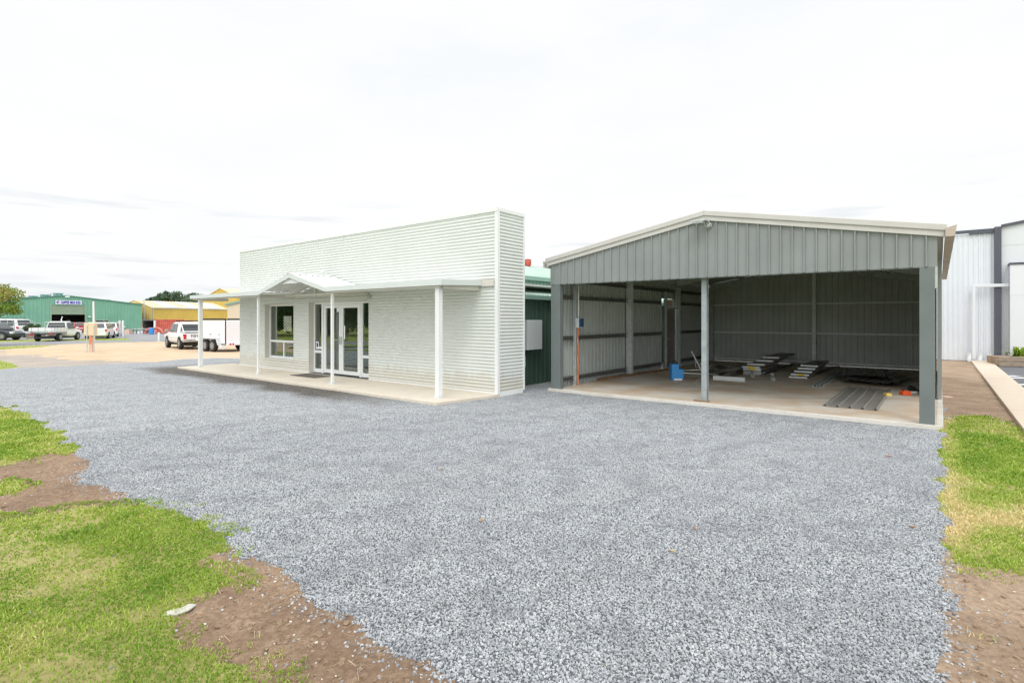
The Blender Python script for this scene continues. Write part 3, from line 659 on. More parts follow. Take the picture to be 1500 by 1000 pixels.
# side window with diamond grille (seen through the front window)
mb = MB(P); sx = -19.58
mb.box(sx, sx+.05, 10.66, 11.5, 1.83, 1.88); mb.box(sx, sx+.05, 10.66, 11.5, 1.20, 1.25); mb.box(sx, sx+.05, 10.66, 10.71, 1.25, 1.83); mb.box(sx, sx+.05, 11.05, 11.12, 1.25, 1.83); mb.box(sx, sx+.05, 11.45, 11.5, 1.25, 1.83)
sw = mb.build('side_window', M['dark'], off)
mb = MB(P)
for k in range(-6, 8):
    for sgn in (1, -1):
        y0_ = 10.71+.11*k; pts = []
        for tt in (0, .58):
            pts.append((sx+.03, y0_+(tt if sgn > 0 else .58-tt), 1.25+tt))
        (xa, ya, za), (xb, yb, zb) = pts
        lo, hi = 10.71, 11.45
        def cl(y, a=pts):
            (x1, y1, z1), (x2, y2, z2) = a; f = (y-y1)/(y2-y1); return (x1, y, z1+f*(z2-z1))
        if max(ya, yb) < lo or min(ya, yb) > hi: continue
        A_ = (xa, ya, za) if lo <= ya <= hi else cl(lo if ya < lo else hi); B_ = (xb, yb, zb) if lo <= yb <= hi else cl(lo if yb < lo else hi)
        if abs(A_[2]-B_[2]) > .02: mb.tube([A_, B_], .008, 4)
mb.build('grille', M['dark'], sw)
mb = MB(P); mb.box(sx+.002, sx+.006, 10.71, 11.45, 1.25, 1.83); mb.build('frosted_pane', M['frost'], sw)

# verandah
va = off
VF, VL, VR = 7.87, -20.60, -8.07
ga, gb, gc = -15.75, -14.03, -12.32; gz = 2.98
zf = 2.54
def fas(mb, u0, u1, z0a, z1a, z0b=None, z1b=None, v0=VF-.03, v1=VF+.0):
    z0b = z0a if z0b is None else z0b; z1b = z1a if z1b is None else z1b
    mb.hexa([(u0,v0,z0a),(u1,v0,z0b),(u1,v1,z0b),(u0,v1,z0a)], [(u0,v0,z1a),(u1,v0,z1b),(u1,v1,z1b),(u0,v1,z1a)])
mb = MB(P); fas(mb, VL, ga, 2.42, zf); mb.build('verandah_fascia', M['trimgrey'], va, .003)
mb = MB(P); fas(mb, gc, VR, 2.42, zf)
mb.hexa([(VR-.03,VF,2.42),(VR,VF,2.42),(VR,F-.02,2.47),(VR-.03,F-.02,2.47)], [(VR-.03,VF,zf-.001),(VR,VF,zf-.001),(VR,F-.02,2.60),(VR-.03,F-.02,2.60)])
mb.build('verandah_fascia', M['trimgrey'], va, .003); mb = MB(P)
mb.hexa([(VL,VF,2.42),(VL+.03,VF,2.42),(VL+.03,F-.02,2.47),(VL,F-.02,2.47)], [(VL,VF,zf-.001),(VL+.03,VF,zf-.001),(VL+.03,F-.02,2.60),(VL,F-.02,2.60)])
mb.build('verandah_fascia', M['trimgrey'], va, .003)
mb = MB(P); fas(mb, ga, gb, 2.42, zf, gz-.13, gz); fas(mb, gb, gc, gz-.13, gz, 2.42, zf); mb.build('gable_fascia', M['trimgrey'], va, .003)
mb = MB(P); mb.box(VR+.001, WR-.08, F-.05, F-.012, 2.45, 2.60); mb.build('stub_flashing', M['cream'], va)
# flat roof sheets (ribs run out from the wall)
def flat(u0, u1):
    mb = MB(P); roofsheet(mb, lambda a, b_: (u0+a, VF+b_*(F-.02-VF), 2.50+.06*b_), u1-u0, (0, 0, 1), .19); return mb
f1 = flat(VL+.03, ga); f2 = flat(gc, VR-.03); f1.v += f2.v; n0 = len(f1.v)-len(f2.v); f1.f += [tuple(i+n0 for i in f) for f in f2.f]
f1.build('verandah_roof', M['trim'], va)
mb = MB(P)
for s, (ua, ub) in ((1, (ga, gb)), (-1, (gc, gb))):
    ln = F-.02-VF; sl = (gz-zf)/abs(gb-ga)
    roofsheet(mb, lambda a, b_, ua=ua, ub=ub: (ua+(ub-ua)*b_, VF+a, zf-.012+(gz-zf)*b_), ln, (0, 0, 1), .19)
mb.build('gable_roof', M['trim'], va)
mb = MB(P); mb.prism([(gb-.14, gz-.03), (gb, gz+.012), (gb+.14, gz-.03), (gb, gz+.0)], 1, VF-.04, F-.015); mb.build('ridge_cap', M['trim'], va)
mb = MB(P); mb.box(-14.66, -13.40, VF+.03, VF+.06, 2.70, 2.80); mb.build('collar_plate', M['trim'], va)
mb = MB(P)
for u in (VL+.04, -16.05, gc+.05, -8.2): mb.box(u, u+.05, VF+.12, F-.03, 2.36, 2.46)
mb.box(ga, gc, F-.09, F-.03, 2.38, 2.46); mb.box(VL+.1, ga, VF+.02, VF+.08, 2.38, 2.48); mb.box(gc, VR-.1, VF+.02, VF+.08, 2.38, 2.48)
mb.hexa([(gb-.03,VF+.75,2.36),(gb+.03,VF+.75,2.36),(gb+.03,VF+.80,2.36),(gb-.03,VF+.80,2.36)],[(gb-.03,VF+.75,2.92),(gb+.03,VF+.75,2.92),(gb+.03,VF+.8,2.92),(gb-.03,VF+.8,2.92)])
mb.box(ga+.1, gc-.1, VF+.74, VF+.81, 2.38, 2.45)
mb.build('verandah_beam', M['cream'], va, .003)
for u, w in ((-20.10, .115), (-16.02, .066), (-12.18, .066), (-8.29, .115)):
    mb = MB(P); mb.box(u-w/2, u+w/2, 7.99-w/2, 7.99+w/2, S0, 2.42)
    if w > .1: mb.box(u-w/2-.008, u-w/2+.001, 7.99-.02, 7.99+.02, S0, 2.41)
    po = mb.build('verandah_post', M['trim'], va, .006)
    mb = MB(P); mb.box(u-w/2-.045, u+w/2+.045, 7.99-w/2-.03, 7.99+w/2+.03, S0, S0+.012)
    mb.box(u-w/2-.012, u+w/2+.012, 7.99-w/2-.012, 7.99+w/2+.012, S0+.012, S0+.05); mb.build('base_plate', M['trimgrey'], po)
mb = MB(P); mb.tube([(-14.0, 8.95, 3.0), (-14.0, 8.95, 3.1)], .03, 8); mb.tube([(-14.0, 8.9, 3.1), (-13.95, 8.78, 3.05)], .035, 8); mb.build('security_camera', M['trim'], va)
mb = MB(P); mb.box(-12.22, -12.12, F-.07, F-.01, 2.27, 2.36); mb.build('wall_light', M['galvd'], va)
# slab
mb = MB(P); mb.prism([(-20.75, 7.5), (-7.85, 7.5), (-7.63, F-.1), (-7.63, F+.3), (-20.75, F+.3)], 2, -.25, S0)
tag(mb.build('verandah_slab', M['slab'], None, .012), kind='structure')
mb = MB(P); mb.box(-15.0, -13.75, 8.42, 9.02, S0, S0+.015); tag(mb.build('doormat', M['mat']), 'dark brown doormat in front of the glass doors', 'doormat')

# ------------------------------------------------------------------ green shed behind
gs = empty('green_shed', P(-13.9, 17, 0), 'dark green ribbed shed with pale green roof behind the white building', 'building')
mb = MB(P); ribbed(mb, 10.16, 25, 0, 2.24, -8.4, 1, .20, along='v'); ribbed(mb, -19.6, -8.4, 0, 3.0, 25, 1, .2)
mb.build('wall', M['green'], gs)
mb = MB(P); ribbed(mb, 10.16, 10.7, 0, 3.0, -19.6, -1, .2, along='v'); ribbed(mb, 11.5, 25, 0, 3.0, -19.6, -1, .2, along='v'); ribbed(mb, 10.7, 11.5, 0, 1.2, -19.6, -1, .2, along='v'); ribbed(mb, 10.7, 11.5, 1.88, 3, -19.6, -1, .2, along='v')
mb.build('side_wall', M['green'], gs)
mb = MB(P); ribbed(mb, 10.15, 25, 2.72, 3.0, -10.4, 1, .20, along='v'); mb.build('upper_wall', M['greentrim'], gs)
mb = MB(P); roofsheet(mb, lambda a, b_: (-8.3-2.1*b_, 10.15+a, 2.34+.42*b_), 14.9, (0, 0, 1), .2); mb.build('lower_roof', M['greenroof'], gs)
mb = MB(P); roofsheet(mb, lambda a, b_: (-10.3-3.3*b_, 10.15+a, 3.07+.85*b_), 14.9, (0, 0, 1), .2); roofsheet(mb, lambda a, b_: (-19.6+6.0*b_, 10.15+a, 3.07+.85*b_), 14.9, (0, 0, 1), .2)
mb.build('roof', M['greenroof'], gs)
mb = MB(P); mb.box(-8.38, -8.22, 10.14, 25.05, 2.22, 2.34); mb.box(-10.36, -10.24, 10.14, 25.05, 2.96, 3.09); mb.build('gutter', M['greentrim'], gs, .01)
mb = MB(P); vx, vy = -13.45, 18.5
vx, vy = -13.6, 10.9
mb.T = lambda x, y, z: (x, y, z)
cx_, cy_ = .0293*22.6, 22.6
for k in range(14):
    a = k*math.pi/7; r1 = .14
    mb.add([(cx_+r1*math.cos(a+j), cy_+r1*math.sin(a+j), zz) for zz in (3.95, 4.2) for j in (0, .38)], [(0, 1, 3, 2)])
mb.tube([(cx_, cy_, 3.86), (cx_, cy_, 3.94), (cx_, cy_, 3.97), (cx_, cy_, 4.08), (cx_, cy_, 4.19), (cx_, cy_, 4.23)], [.09, .1, .135, .15, .12, .03], 14)
mb.build('roof_vent', M['redvent'], gs)
mb = MB(P); mb.box(-8.36, -8.16, 10.95, 11.60, .93, 1.69); tag(mb.build('meter_box', M['meter'], None, .01), 'pale grey meter box on the green shed wall beside the white building', 'meter box')
mb = MB(P); mb.box(-8.36, -8.28, 10.92, 11.03, .50, .76); cb = mb.build('conduit_box', M['meter'], None, .006)
tag(cb, 'small grey conduit box with pipe to the ground under the meter box', 'conduit box')
mb = MB(P); mb.tube([(-8.32, 10.975, .5), (-8.32, 10.975, -.02)], .014, 8); mb.build('conduit', M['meter'], cb)

# ------------------------------------------------------------------ grey open shed (carport)
cp = empty('open_shed', P(-3.6, 16, .06), 'grey steel shed with open front, beige gable edges and four bays', 'shed')
FV, BV = 10.72, 22.0
UC = -3.62
def rt(u): return 3.85 - .181*abs(u-UC)          # top of the beige edging
def rb(u): return rt(u) - .19
mb = MB(P); ribbed(mb, -7.30, -.02, 2.54, lambda a: rb(a)+.03, FV-.005, -1, .1905, .036, .044, .02); mb.build('gable_cladding', M['grey'], cp)
mb = MB(P); mb.box(-7.29, -.03, FV+.001, FV+.05, 2.525, 2.56); mb.build('head_flashing', M['greypost'], cp)
def barge(mb, dz0, dz1, v0, v1, e0=-7.40, e1=.10):
    for a, b_ in ((e0, UC), (UC, e1)):
        mb.hexa([(a,v0,rt(a)+dz0),(b_,v0,rt(b_)+dz0),(b_,v1,rt(b_)+dz0),(a,v1,rt(a)+dz0)], [(a,v0,rt(a)+dz1),(b_,v0,rt(b_)+dz1),(b_,v1,rt(b_)+dz1),(a,v1,rt(a)+dz1)])
mb = MB(P); barge(mb, -.105, 0, FV-.085, FV+.12); mb.build('barge_capping', M['barge'], cp, .012)
mb = MB(P); barge(mb, -.195, -.104, FV-.058, FV+.0, -7.36, .07); mb.build('barge_board', M['barge'], cp, .004)
mb = MB(P); barge(mb, -.11, -.001, BV, BV+.1); mb.build('rear_barge', M['barge'], cp)
# floodlight at the ridge
mb = MB(P); mb.hexa([(UC-.18,FV-.30,3.60),(UC+.08,FV-.30,3.60),(UC+.08,FV-.12,3.63),(UC-.18,FV-.12,3.63)],[(UC-.18,FV-.30,3.63),(UC+.08,FV-.30,3.63),(UC+.08,FV-.12,3.67),(UC-.18,FV-.12,3.67)])
fl = mb.build('floodlight', M['galvd'], cp, .004)
mb = MB(P); mb.box(UC-.15, UC+.04, FV-.29, FV-.13, 3.585, 3.6); mb.build('lens', M['alu'], fl)
mb = MB(P); mb.tube([(UC+.08, FV-.15, 3.64), (UC+.12, FV-.05, 3.58)], .014, 6); mb.tube([(UC+.02,FV-.12,3.6),(UC+.03,FV-.09,3.54),(UC+.09,FV-.07,3.50),(UC+.14,FV-.05,3.52),(UC+.14,FV-.04,3.58)], .007, 6)
mb.tube([(UC+.1,FV-.03,3.56),(UC+.1,FV-.09,3.55)], .035, 10); mb.build('bracket', M['galvd'], fl)
def post(name, u0, u1, v0, v1, z1, m_, bev=.005):
    mb = MB(P); mb.box(u0, u1, v0, v1, S0, z1); return mb.build(name, m_, cp, bev)
post('corner_post', -7.28, -7.02, FV-.012, FV+.12, 2.54, M['greypost'])
rp = post('corner_post', -.245, -.05, FV-.012, FV+.12, 2.54, M['greypost'])
mb = MB(P); mb.box(-.05, -.018, FV+.0, FV+.12, 2.2, 2.54); mb.build('post_bracket', M['galvd'], rp)
# centre post: open C, galvanised
mb = MB(P); cu = -3.72; w_ = .052
mb.prism([(cu-w_, 10.95), (cu+w_, 10.95), (cu+w_, 10.962), (cu-w_+.012, 10.962), (cu-w_+.012, 11.058), (cu+w_, 11.058), (cu+w_, 11.07), (cu-w_, 11.07)], 2, S0, 2.6)
c0 = mb.build('centre_post', M['galvpost'], cp)
mb = MB(P); mb.box(cu-.2, cu+.12, 10.88, 10.97, S0, S0+.012); mb.build('base_plate', M['timber'], c0)
# walls: ribbed inside too
mb = MB(P)
DV0, DV1 = 17.22, 18.12
for a, b_, c_, d_ in ((FV+.02, DV0, .07, 2.95), (DV0, DV1, 2.40, 2.95), (DV1, BV, .07, 2.95)): ribbed(mb, a, b_, c_, d_, -7.27, 1, .1905, .045, .058, .046, along='v')
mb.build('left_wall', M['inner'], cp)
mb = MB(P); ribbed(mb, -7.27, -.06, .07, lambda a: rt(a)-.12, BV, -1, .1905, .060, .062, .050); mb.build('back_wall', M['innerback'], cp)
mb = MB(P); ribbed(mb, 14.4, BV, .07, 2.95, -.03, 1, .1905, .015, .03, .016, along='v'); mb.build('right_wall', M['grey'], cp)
mb = MB(P)
for s, (ua, ub) in ((1, (-7.34, UC)), (-1, (.06, UC))):
    roofsheet(mb, lambda a, b_, ua=ua, ub=ub: (ua+(ub-ua)*b_, FV-.02+a, rt(ua+(ub-ua)*b_)-.09), BV+.08-FV, (0, 0, 1), .1905)
mb.build('roof', M['galvroof'], cp)
mb = MB(P); mb.prism([(UC-.2, rt(UC-.2)-.055), (UC, rt(UC)-.045), (UC+.2, rt(UC+.2)-.055), (UC, rt(UC)-.04)], 1, FV+.13, BV-.01); mb.build('ridge_cap', M['barge'], cp)
# portal frames
for v in (10.86, 14.6, 18.32, 21.88):
    d_ = .07
    if v > 11:
        mb = MB(P); mb.box(-7.22, -7.05, v-d_, v+d_, S0, 2.80); mb.build('column', M['galv' if v < 20 else 'galvd'], cp, .003)
        mb = MB(P); mb.box(-.20, -.06, v-d_*.5, v+d_*.5, S0, 2.80); mb.build('column', M['galvd'], cp, .003)
    mb = MB(P)
    for s in (-1, 1):
        ue = UC + s*3.5
        mb.hexa([(ue,v-.035,rt(ue)-.36),(UC,v-.035,rt(UC)-.36),(UC,v+.035,rt(UC)-.36),(ue,v+.035,rt(ue)-.36)],[(ue,v-.035,rt(ue)-.17),(UC,v-.035,rt(UC)-.17),(UC,v+.035,rt(UC)-.17),(ue,v+.035,rt(ue)-.17)])
        if 11 < v < 21:
            uk = UC + s*2.6; mb.hexa([(ue,v-.03,2.15),(ue-s*.07,v-.03,2.15),(ue-s*.07,v+.03,2.15),(ue,v+.03,2.15)],[(uk,v-.03,rt(uk)-.37),(uk-s*.07,v-.03,rt(uk)-.37),(uk-s*.07,v+.03,rt(uk)-.37),(uk,v+.03,rt(uk)-.37)]) if False else None
    mb.build('rafter', M['galv' if 11 < v < 15 else 'galvd'], cp)
for s in (-1, 1):
    for k in (0.15, 1.2, 2.3, 3.4):
        u = UC + s*k; z = rt(u)-.165
        mb = MB(P); mb.box(u-.03, u+.03, FV+.1, BV-.02, z-.035, z+.05); mb.build('purlin', M['galvd'], cp)
for z in (.20, 1.20, 2.20, 2.62):
    for a, b_ in (((FV+.12, DV0-.08), (DV1+.1, BV-.05)) if z < 2.4 else ((FV+.12, BV-.05),)):
        mb = MB(P); mb.prism([(-7.235, z), (-7.15, z), (-7.15, z+.012), (-7.22, z+.012), (-7.22, z+.085), (-7.15, z+.085), (-7.15, z+.1), (-7.235, z+.1)], 1, a, b_)
        o = MB(); o.v = mb.v; o.f = mb.f
        o.build('girt', M['galvdark'], cp)
for z in (.14, 1.17, 2.24):
    mb = MB(P); mb.box(-7.1, -.1, BV-.09, BV-.035, z, z+.055); mb.build('girt', M['galvin'], cp)
mb = MB(P); mb.box(-3.56, -3.44, BV-.2, BV-.095, S0, 3.6); mb.build('wall_column', M['galvin'], cp, .003)
mb = MB(P); mb.box(-7.2, -7.1, 11.55, 11.64, S0, 2.6); mb.build('door_mullion', M['galvd'], cp)
mb = MB(P); mb.box(-7.12, -7.06, DV0-.08, DV0, S0, 2.62); mb.box(-7.12, -7.06, DV1, DV1+.06, S0, 2.62); mb.box(-7.12, -7.06, DV0, DV1, 2.06, 2.12); mb.build('door_frame', M['alub'], cp)
mb = MB(P); mb.box(-7.2, -7.16, DV0+.005, DV1-.005, .08, 2.055); dr = mb.build('side_door', M['junk2'], cp)
mb = MB(P); mb.tube([(-7.15, DV0+.12, 1.05), (-7.08, DV0+.12, 1.05), (-7.08, DV0+.26, 1.05)], .012, 6); mb.build('handle', M['alub'], dr)
mb = MB(P); mb.box(-7.2, -7.17, DV0+.02, DV1-.02, 2.13, 2.38); fr = mb.build('transom_panel', M['signw'], cp)
mb = MB(P); mb.box(-7.169, -7.162, DV0+.10, DV1-.22, 2.16, 2.35); mb.build('transom_centre', M['pinkish'], fr)
# switch box with conduits on the first mullion
mb = MB(P); mb.box(-7.1, -7.0, 11.52, 11.66, 1.50, 1.74); sb_ = mb.build('switch_box', M['meter'], cp, .006)
mb = MB(P); mb.box(-7.0, -6.94, 11.53, 11.66, 1.52, 1.73); mb.build('socket', M['bluedk'], sb_, .006)
mb = MB(P); pts = [(-7.06+.008*math.sin(k*1.3), 11.58+.008*math.cos(k), 1.5-k*.09) for k in range(17)]; mb.tube(pts, .022, 8); mb.build('orange_conduit', M['orangec'], cp)
mb = MB(P)
for k in range(14): mb.tube([(-7.06, 11.6, 1.80+k*.055), (-7.06, 11.6, 1.825+k*.055)], .03, 8)
mb.tube([(-7.06, 11.6, 1.74), (-7.06, 11.6, 2.6)], .017, 8); mb.build('ribbed_conduit', M['alub'], cp)
# gutters and downpipe
mb = MB(P); mb.prism([(.075, 2.98), (.19, 2.98), (.215, 3.15), (.075, 3.11)], 1, FV-.12, BV+.2); mb.build('gutter', M['gutterb'], cp)
mb = MB(P); mb.prism([(-7.44, 2.94), (-7.33, 2.94), (-7.33, 3.10), (-7.34, 3.10), (-7.34, 2.95), (-7.43, 2.95), (-7.45, 3.10), (-7.46, 3.10)], 1, FV-.10, BV+.2); mb.build('gutter', M['barge'], cp)
mb = MB(P); mb.box(-.016, .045, 14.2, 14.30, .0, 2.97); mb.build('downpipe', M['grey'], cp)
mb = MB(P); mb.box(-.016, .006, 14.3, 14.42, .07, 2.95); mb.build('edge_flashing', M['greypost'], cp)
mb = MB(P); mb.box(-7.34, .03, FV-.02, BV+.05, -.25, S0); tag(mb.build('shed_slab', M['slabc'], None), kind='structure')
mb = MB(P); mb.box(-7.345, .036, FV-.05, FV+.03, -.2, S0+.004); mb.box(-.03, .055, FV+.03, BV, -.2, S0+.004); tag(mb.build('shed_slab_edge', M['slabedge'], None, .008), kind='structure')
# ------------------------------------------------------------------ things stored in the shed
def U2(px, py, z=S0):
    x, y = gp(px, py, z); return uv_of(x, y)
# blue drum
bu, bv = U2(991, 556)
j = MB(); x, y = gp(991, 556, S0)
def jb(mb, x0, x1, z0, z1, d=.11): mb.box(x+x0, x+x1, y-d, y+d, S0+z0, S0+z1)
mb = MB(); mb.box(x-.165, x+.04, y-.12, y+.12, S0+.0, S0+.44); mb.box(x+.03, x+.165, y-.119, y+.119, S0+.0, S0+.30)
jc = mb.build('jerry_can', M['blue'], None, .018); tag(jc, 'blue plastic container with stepped top standing by the left of the shed floor', 'container')
mb = MB(); mb.tube([(x-.11, y, S0+.44), (x-.10, y, S0+.50), (x-.02, y, S0+.50), (x+.02, y, S0+.44)], .014, 8); mb.build('handle', M['blackp'], jc)
mb = MB(); mb.box(x-.10, x+.11, y-.135, y-.121, S0+.0, S0+.045); mb.build('foot', M['signw'], jc)
# folding tube stand
x0, y0 = gp(1027, 556, S0)
def sp_(px, py, Y): return ((px-750)/791*Y, Y, H-(py-467)/791*Y)
mb = MB(); Yc = y0-.3
mb.tube([sp_(1013, 514, 14.9), sp_(1029, 546, 14.6)], .022, 8); mb.tube([sp_(1000, 542.5, 14.9), sp_(1029, 541, 14.6)], .014, 8)
mb.tube([sp_(1000, 546, 14.6), sp_(1029, 547.5, 14.6)], .014, 8); mb.tube([sp_(1004, 551, 15.2), sp_(1029, 550, 14.6)], .012, 8)
mb.tube([sp_(1010, 566, 13.2), sp_(1029, 552, 14.6)], .012, 8); mb.tube([sp_(1029, 546, 14.6), sp_(1052, 549, 14.9)], .013, 8)
mb.tube([sp_(1029, 549, 14.6), sp_(1043, 534, 15.6)], .013, 8); mb.tube([sp_(1029, 536, 14.6), sp_(1029, 553, 14.6)], .03, 10)
mb.tube([sp_(1019, 530, 14.8), sp_(1018.5, 537, 14.8), sp_(1022, 538, 14.8), sp_(1025, 534, 14.8)], .007, 6)
mb.tube([sp_(1026, 532, 14.6), sp_(1030, 536, 14.6)], .025, 8)
tag(mb.build('tube_stand', M['alub']), 'folding stand of thin silver tubes beside the blue container', 'stand')
# silver beam
a = gp(1045, 556, S0); b_ = gp(1091, 559, S0)
def bar(name, p, q, w, h, m_, lab, cat, group=None, z=S0, c=True):
    p = Vector((*p, z)); q = Vector((*q, z)); d = (q-p).normalized(); n = Vector((-d.y, d.x, 0))*w/2; up = Vector((0, 0, h))
    mb = MB()
    if c:
        t = .006
        for (n0, n1, h0, h1) in ((-1, 1, 0, t/h), (-1, -1+2*t/w, t/h, 1), (1-2*t/w, 1, t/h, 1)):
            mb.hexa([p+n*n0+up*h0, q+n*n0+up*h0, q+n*n1+up*h0, p+n*n1+up*h0], [p+n*n0+up*h1, q+n*n0+up*h1, q+n*n1+up*h1, p+n*n1+up*h1])
    else: mb.hexa([p-n, q-n, q+n, p+n], [p-n+up, q-n+up, q+n+up, p+n+up])
    return tag(mb.build(name, m_), lab, cat, group)
bar('steel_beam', a, b_, .07, .11, M['alub'], 'short silver channel lying crossways behind the centre post', 'beam')
# planks, stepped stacks along v
def plank(name, u0, u1, v0, v1, z, lab, group, tagc=False):
    mb = MB(P); mb.box(u0, u1, v0+.04, v1, z+.004, z+.050); o = mb.build(name, M['junk2']); tag(o, lab, 'plank', group)
    mb = MB(P); mb.box(u0-.008, u1+.008, v0, v0+.13, z, z+.05); mb.build('end_cap', M['alub'], o, .003)
    if tagc:
        mb = MB(P); mb.box(u0+.16, u0+.34, v0-.004, v0-.001, z+.003, z+.047); mb.build('sticker', M['yellowtag'], o)
ords = ['bottom', 'second from bottom', 'third from bottom', 'fourth from bottom', 'fifth from bottom', 'sixth from bottom', 'seventh from bottom', 'topmost']
for k, v0 in enumerate((16.95, 16.85, 16.98, 16.83, 16.9, 17.35, 18.3, 19.2)):
    e = (.0, .03, -.02, .02, -.03, .0, .02, .0)[k]
    plank('plank', -4.58+e, -4.10+e, v0, v0+2.3+.2*(k % 3), S0+.002+k*.052, ords[k]+' plank of the taller silver-ended stack at the back', 'planks in the taller stack', k in (3, 4))
ords = ['bottom', 'second from bottom', 'middle', 'second from top', 'topmost']
for k, v0 in enumerate((16.8, 17.05, 17.5, 18.0, 18.45)):
    plank('plank', -3.32, -2.87, v0, v0+2.2, S0+.002+k*.052, ords[k]+' plank of the lower stack in front of the back wall column', 'planks in the lower stack', k == 1)
for k, (pa, pb, lab) in enumerate((((1116, 551), (1165, 533), 'dark length beside the right of the taller plank stack'), ((1122, 549), (1172, 534), 'second dark length right of the taller plank stack'), ((1070, 545), (1120, 531), 'dark length behind the taller plank stack'), ((1186, 552), (1222, 538), 'dark length right of the lower plank stack'), ((1192, 550), (1228, 538), 'second dark length right of the lower plank stack'))):
    bar('steel_length', gp(*pa, S0), gp(*pb, S0), .09, .05, M['junk2' if k % 2 else 'junk'], lab, 'steel length', 'loose steel lengths on the shed floor', c=False)
# brackets
for (px, py, lab, Yb) in ((1132, 558, 'round galvanised bracket lying before the gap between the plank stacks', 0), (1118, 549, 'small square bracket at the foot of the taller plank stack', 0), (1102, 553, 'crumpled light bracket at the end of the silver channel', 0)):
    x, y = gp(px, py, S0); mb = MB()
    mb.tube([(x-.01, y, S0+.05), (x+.01, y-.05, S0+.05)], .05, 12); mb.tube([(x, y, S0+.05), (x+.3, y+.7, S0+.09)], .025, 8)
    mb.box(x+.27, x+.35, y+.68, y+.7, S0, S0+.14)
    tag(mb.build('bracket', M['galvd']), lab, 'bracket', 'loose brackets on the shed floor')
# pair of purlins
for k, (pa, pb, lab) in enumerate((((1193, 567), (1229, 544), 'left one of two long steel channels on the shed floor'), ((1203, 567), (1237, 545), 'right one of two long steel channels on the shed floor'))):
    bar('steel_channel', gp(*pa, S0), gp(*pb, S0), .10, .06, M['galvd'], lab, 'channel', 'steel channels on the shed floor')
# flat ribbed sheet
mb = MB(P); hs = []
sh = lambda u: S0+.006
xs = [(-1.75, 0)]
for k in range(5):
    c_ = -1.70+k*.2; xs += [(c_-.022, 0), (c_-.01, .032), (c_+.01, .032), (c_+.022, 0)]
    if k < 4: xs += [(c_+.08, .002), (c_+.12, .002)]
xs.append((-.87, 0)); vs = []; fs = []
for (u, h) in xs:
    for v in (11.75, 15.4): vs += [(u, v, S0+.006+h), (u, v, S0+.003+h)]
for i in range(len(xs)-1):
    a = i*4; b_ = a+4; fs += [(a, b_, b_+2, a+2), (a+1, a+3, b_+3, b_+1), (a, a+1, b_+1, b_), (a+2, b_+2, b_+3, a+3)]
mb.add(vs, fs); tag(mb.build('steel_sheet', M['sheetg']), 'flat grey ribbed steel sheet lying near the front of the shed', 'steel sheet')
# heap of dark sheets
labs = ['lowest dark sheet of the heap near the back wall', 'dark sheet twisted left in the heap near the back wall', 'dark sheet twisted right in the heap near the back wall', 'dark sheet second from top of the heap near the back wall', 'topmost dark sheet of the heap near the back wall']
hx, hy = gp(1272, 563, S0); hu, hv = uv_of(hx, hy)
for k in range(5):
    g2 = random.Random(k+40); du = g2.uniform(-.28, .28); dv = g2.uniform(-.3, .7); rot = g2.uniform(-.16, .16)
    xs = []; n_ = 26
    mb = MB(P); vs = []; fs = []; rows = 5
    for r_ in range(rows):
        for i in range(n_):
            uu = -.55+1.1*i/(n_-1); h = .03 if i % 5 in (2,) else 0
            vv = r_*2.2/(rows-1); z_ = S0+.012+k*.045+h+.022*math.sin(uu*5+k*2+vv*1.7)+.02*abs(uu)*(k % 2)
            u_ = hu+du+uu*math.cos(rot)-vv*math.sin(rot); v_ = hv+dv+uu*math.sin(rot)+vv*math.cos(rot)+.08*math.sin(i*1.9+k)*(r_ == 0)
            vs.append((u_, v_, z_))
    for r_ in range(rows-1):
        for i in range(n_-1): a = r_*n_+i; fs.append((a, a+1, a+n_+1, a+n_))
    mb.add(vs, fs); o = mb.build('roof_sheet', M['junk']); tag(o, labs[k], 'steel sheet', 'dark sheets heaped in the shed')
    so = o.modifiers.new('thick', 'SOLIDIFY'); so.thickness = .004
# yellow block, orange tool
x, y = gp(1303, 580, S0); mb = MB(); mb.box(x-.065, x+.055, y, y+.1, S0, S0+.06); tag(mb.build('block', M['yfoam'], None, .006), 'small yellow block beside the flat grey sheet', 'block')
x, y = gp(1329, 579, S0); mb = MB(); mb.prism([(x-.09, S0+.0), (x+.085, S0), (x+.09, S0+.07), (x+.04, S0+.10), (x-.05, S0+.10), (x-.09, S0+.06)], 1, y, y+.13); tl = mb.build('power_tool', M['orange'], None, .01)
tag(tl, 'orange chainsaw-like tool on the floor near the right corner post', 'power tool')
mb = MB(); mb.tube([(x-.05, y+.05, S0+.1), (x-.03, y+.05, S0+.15), (x+.07, y+.06, S0+.14), (x+.1, y+.07, S0+.08)], .012, 8); mb.build('handle', M['blackp'], tl)
mb = MB(); mb.box(x+.09, x+.26, y+.05, y+.062, S0+.03, S0+.085); mb.build('guide_bar', M['alub'], tl)
x, y = gp(1344, 574, S0); mb = MB()
mb.tube([(x-.02, y+.2, S0+.06), (x-.02, y+.1, S0+.06)], .06, 14); mb.box(x-.04, x+.16, y+.08, y+.18, S0, S0+.04)
tag(mb.build('grinder', M['blackp'], None, .004), 'black tool with round body right of the orange one', 'power tool')
# timber along the left wall
a = U2(878, 558); bar('timber_board', gp(876, 557, S0), gp(985, 541, S0), .09, .06, M['timber'], 'long brown timber lying along the foot of the left inner wall', 'timber', c=False)
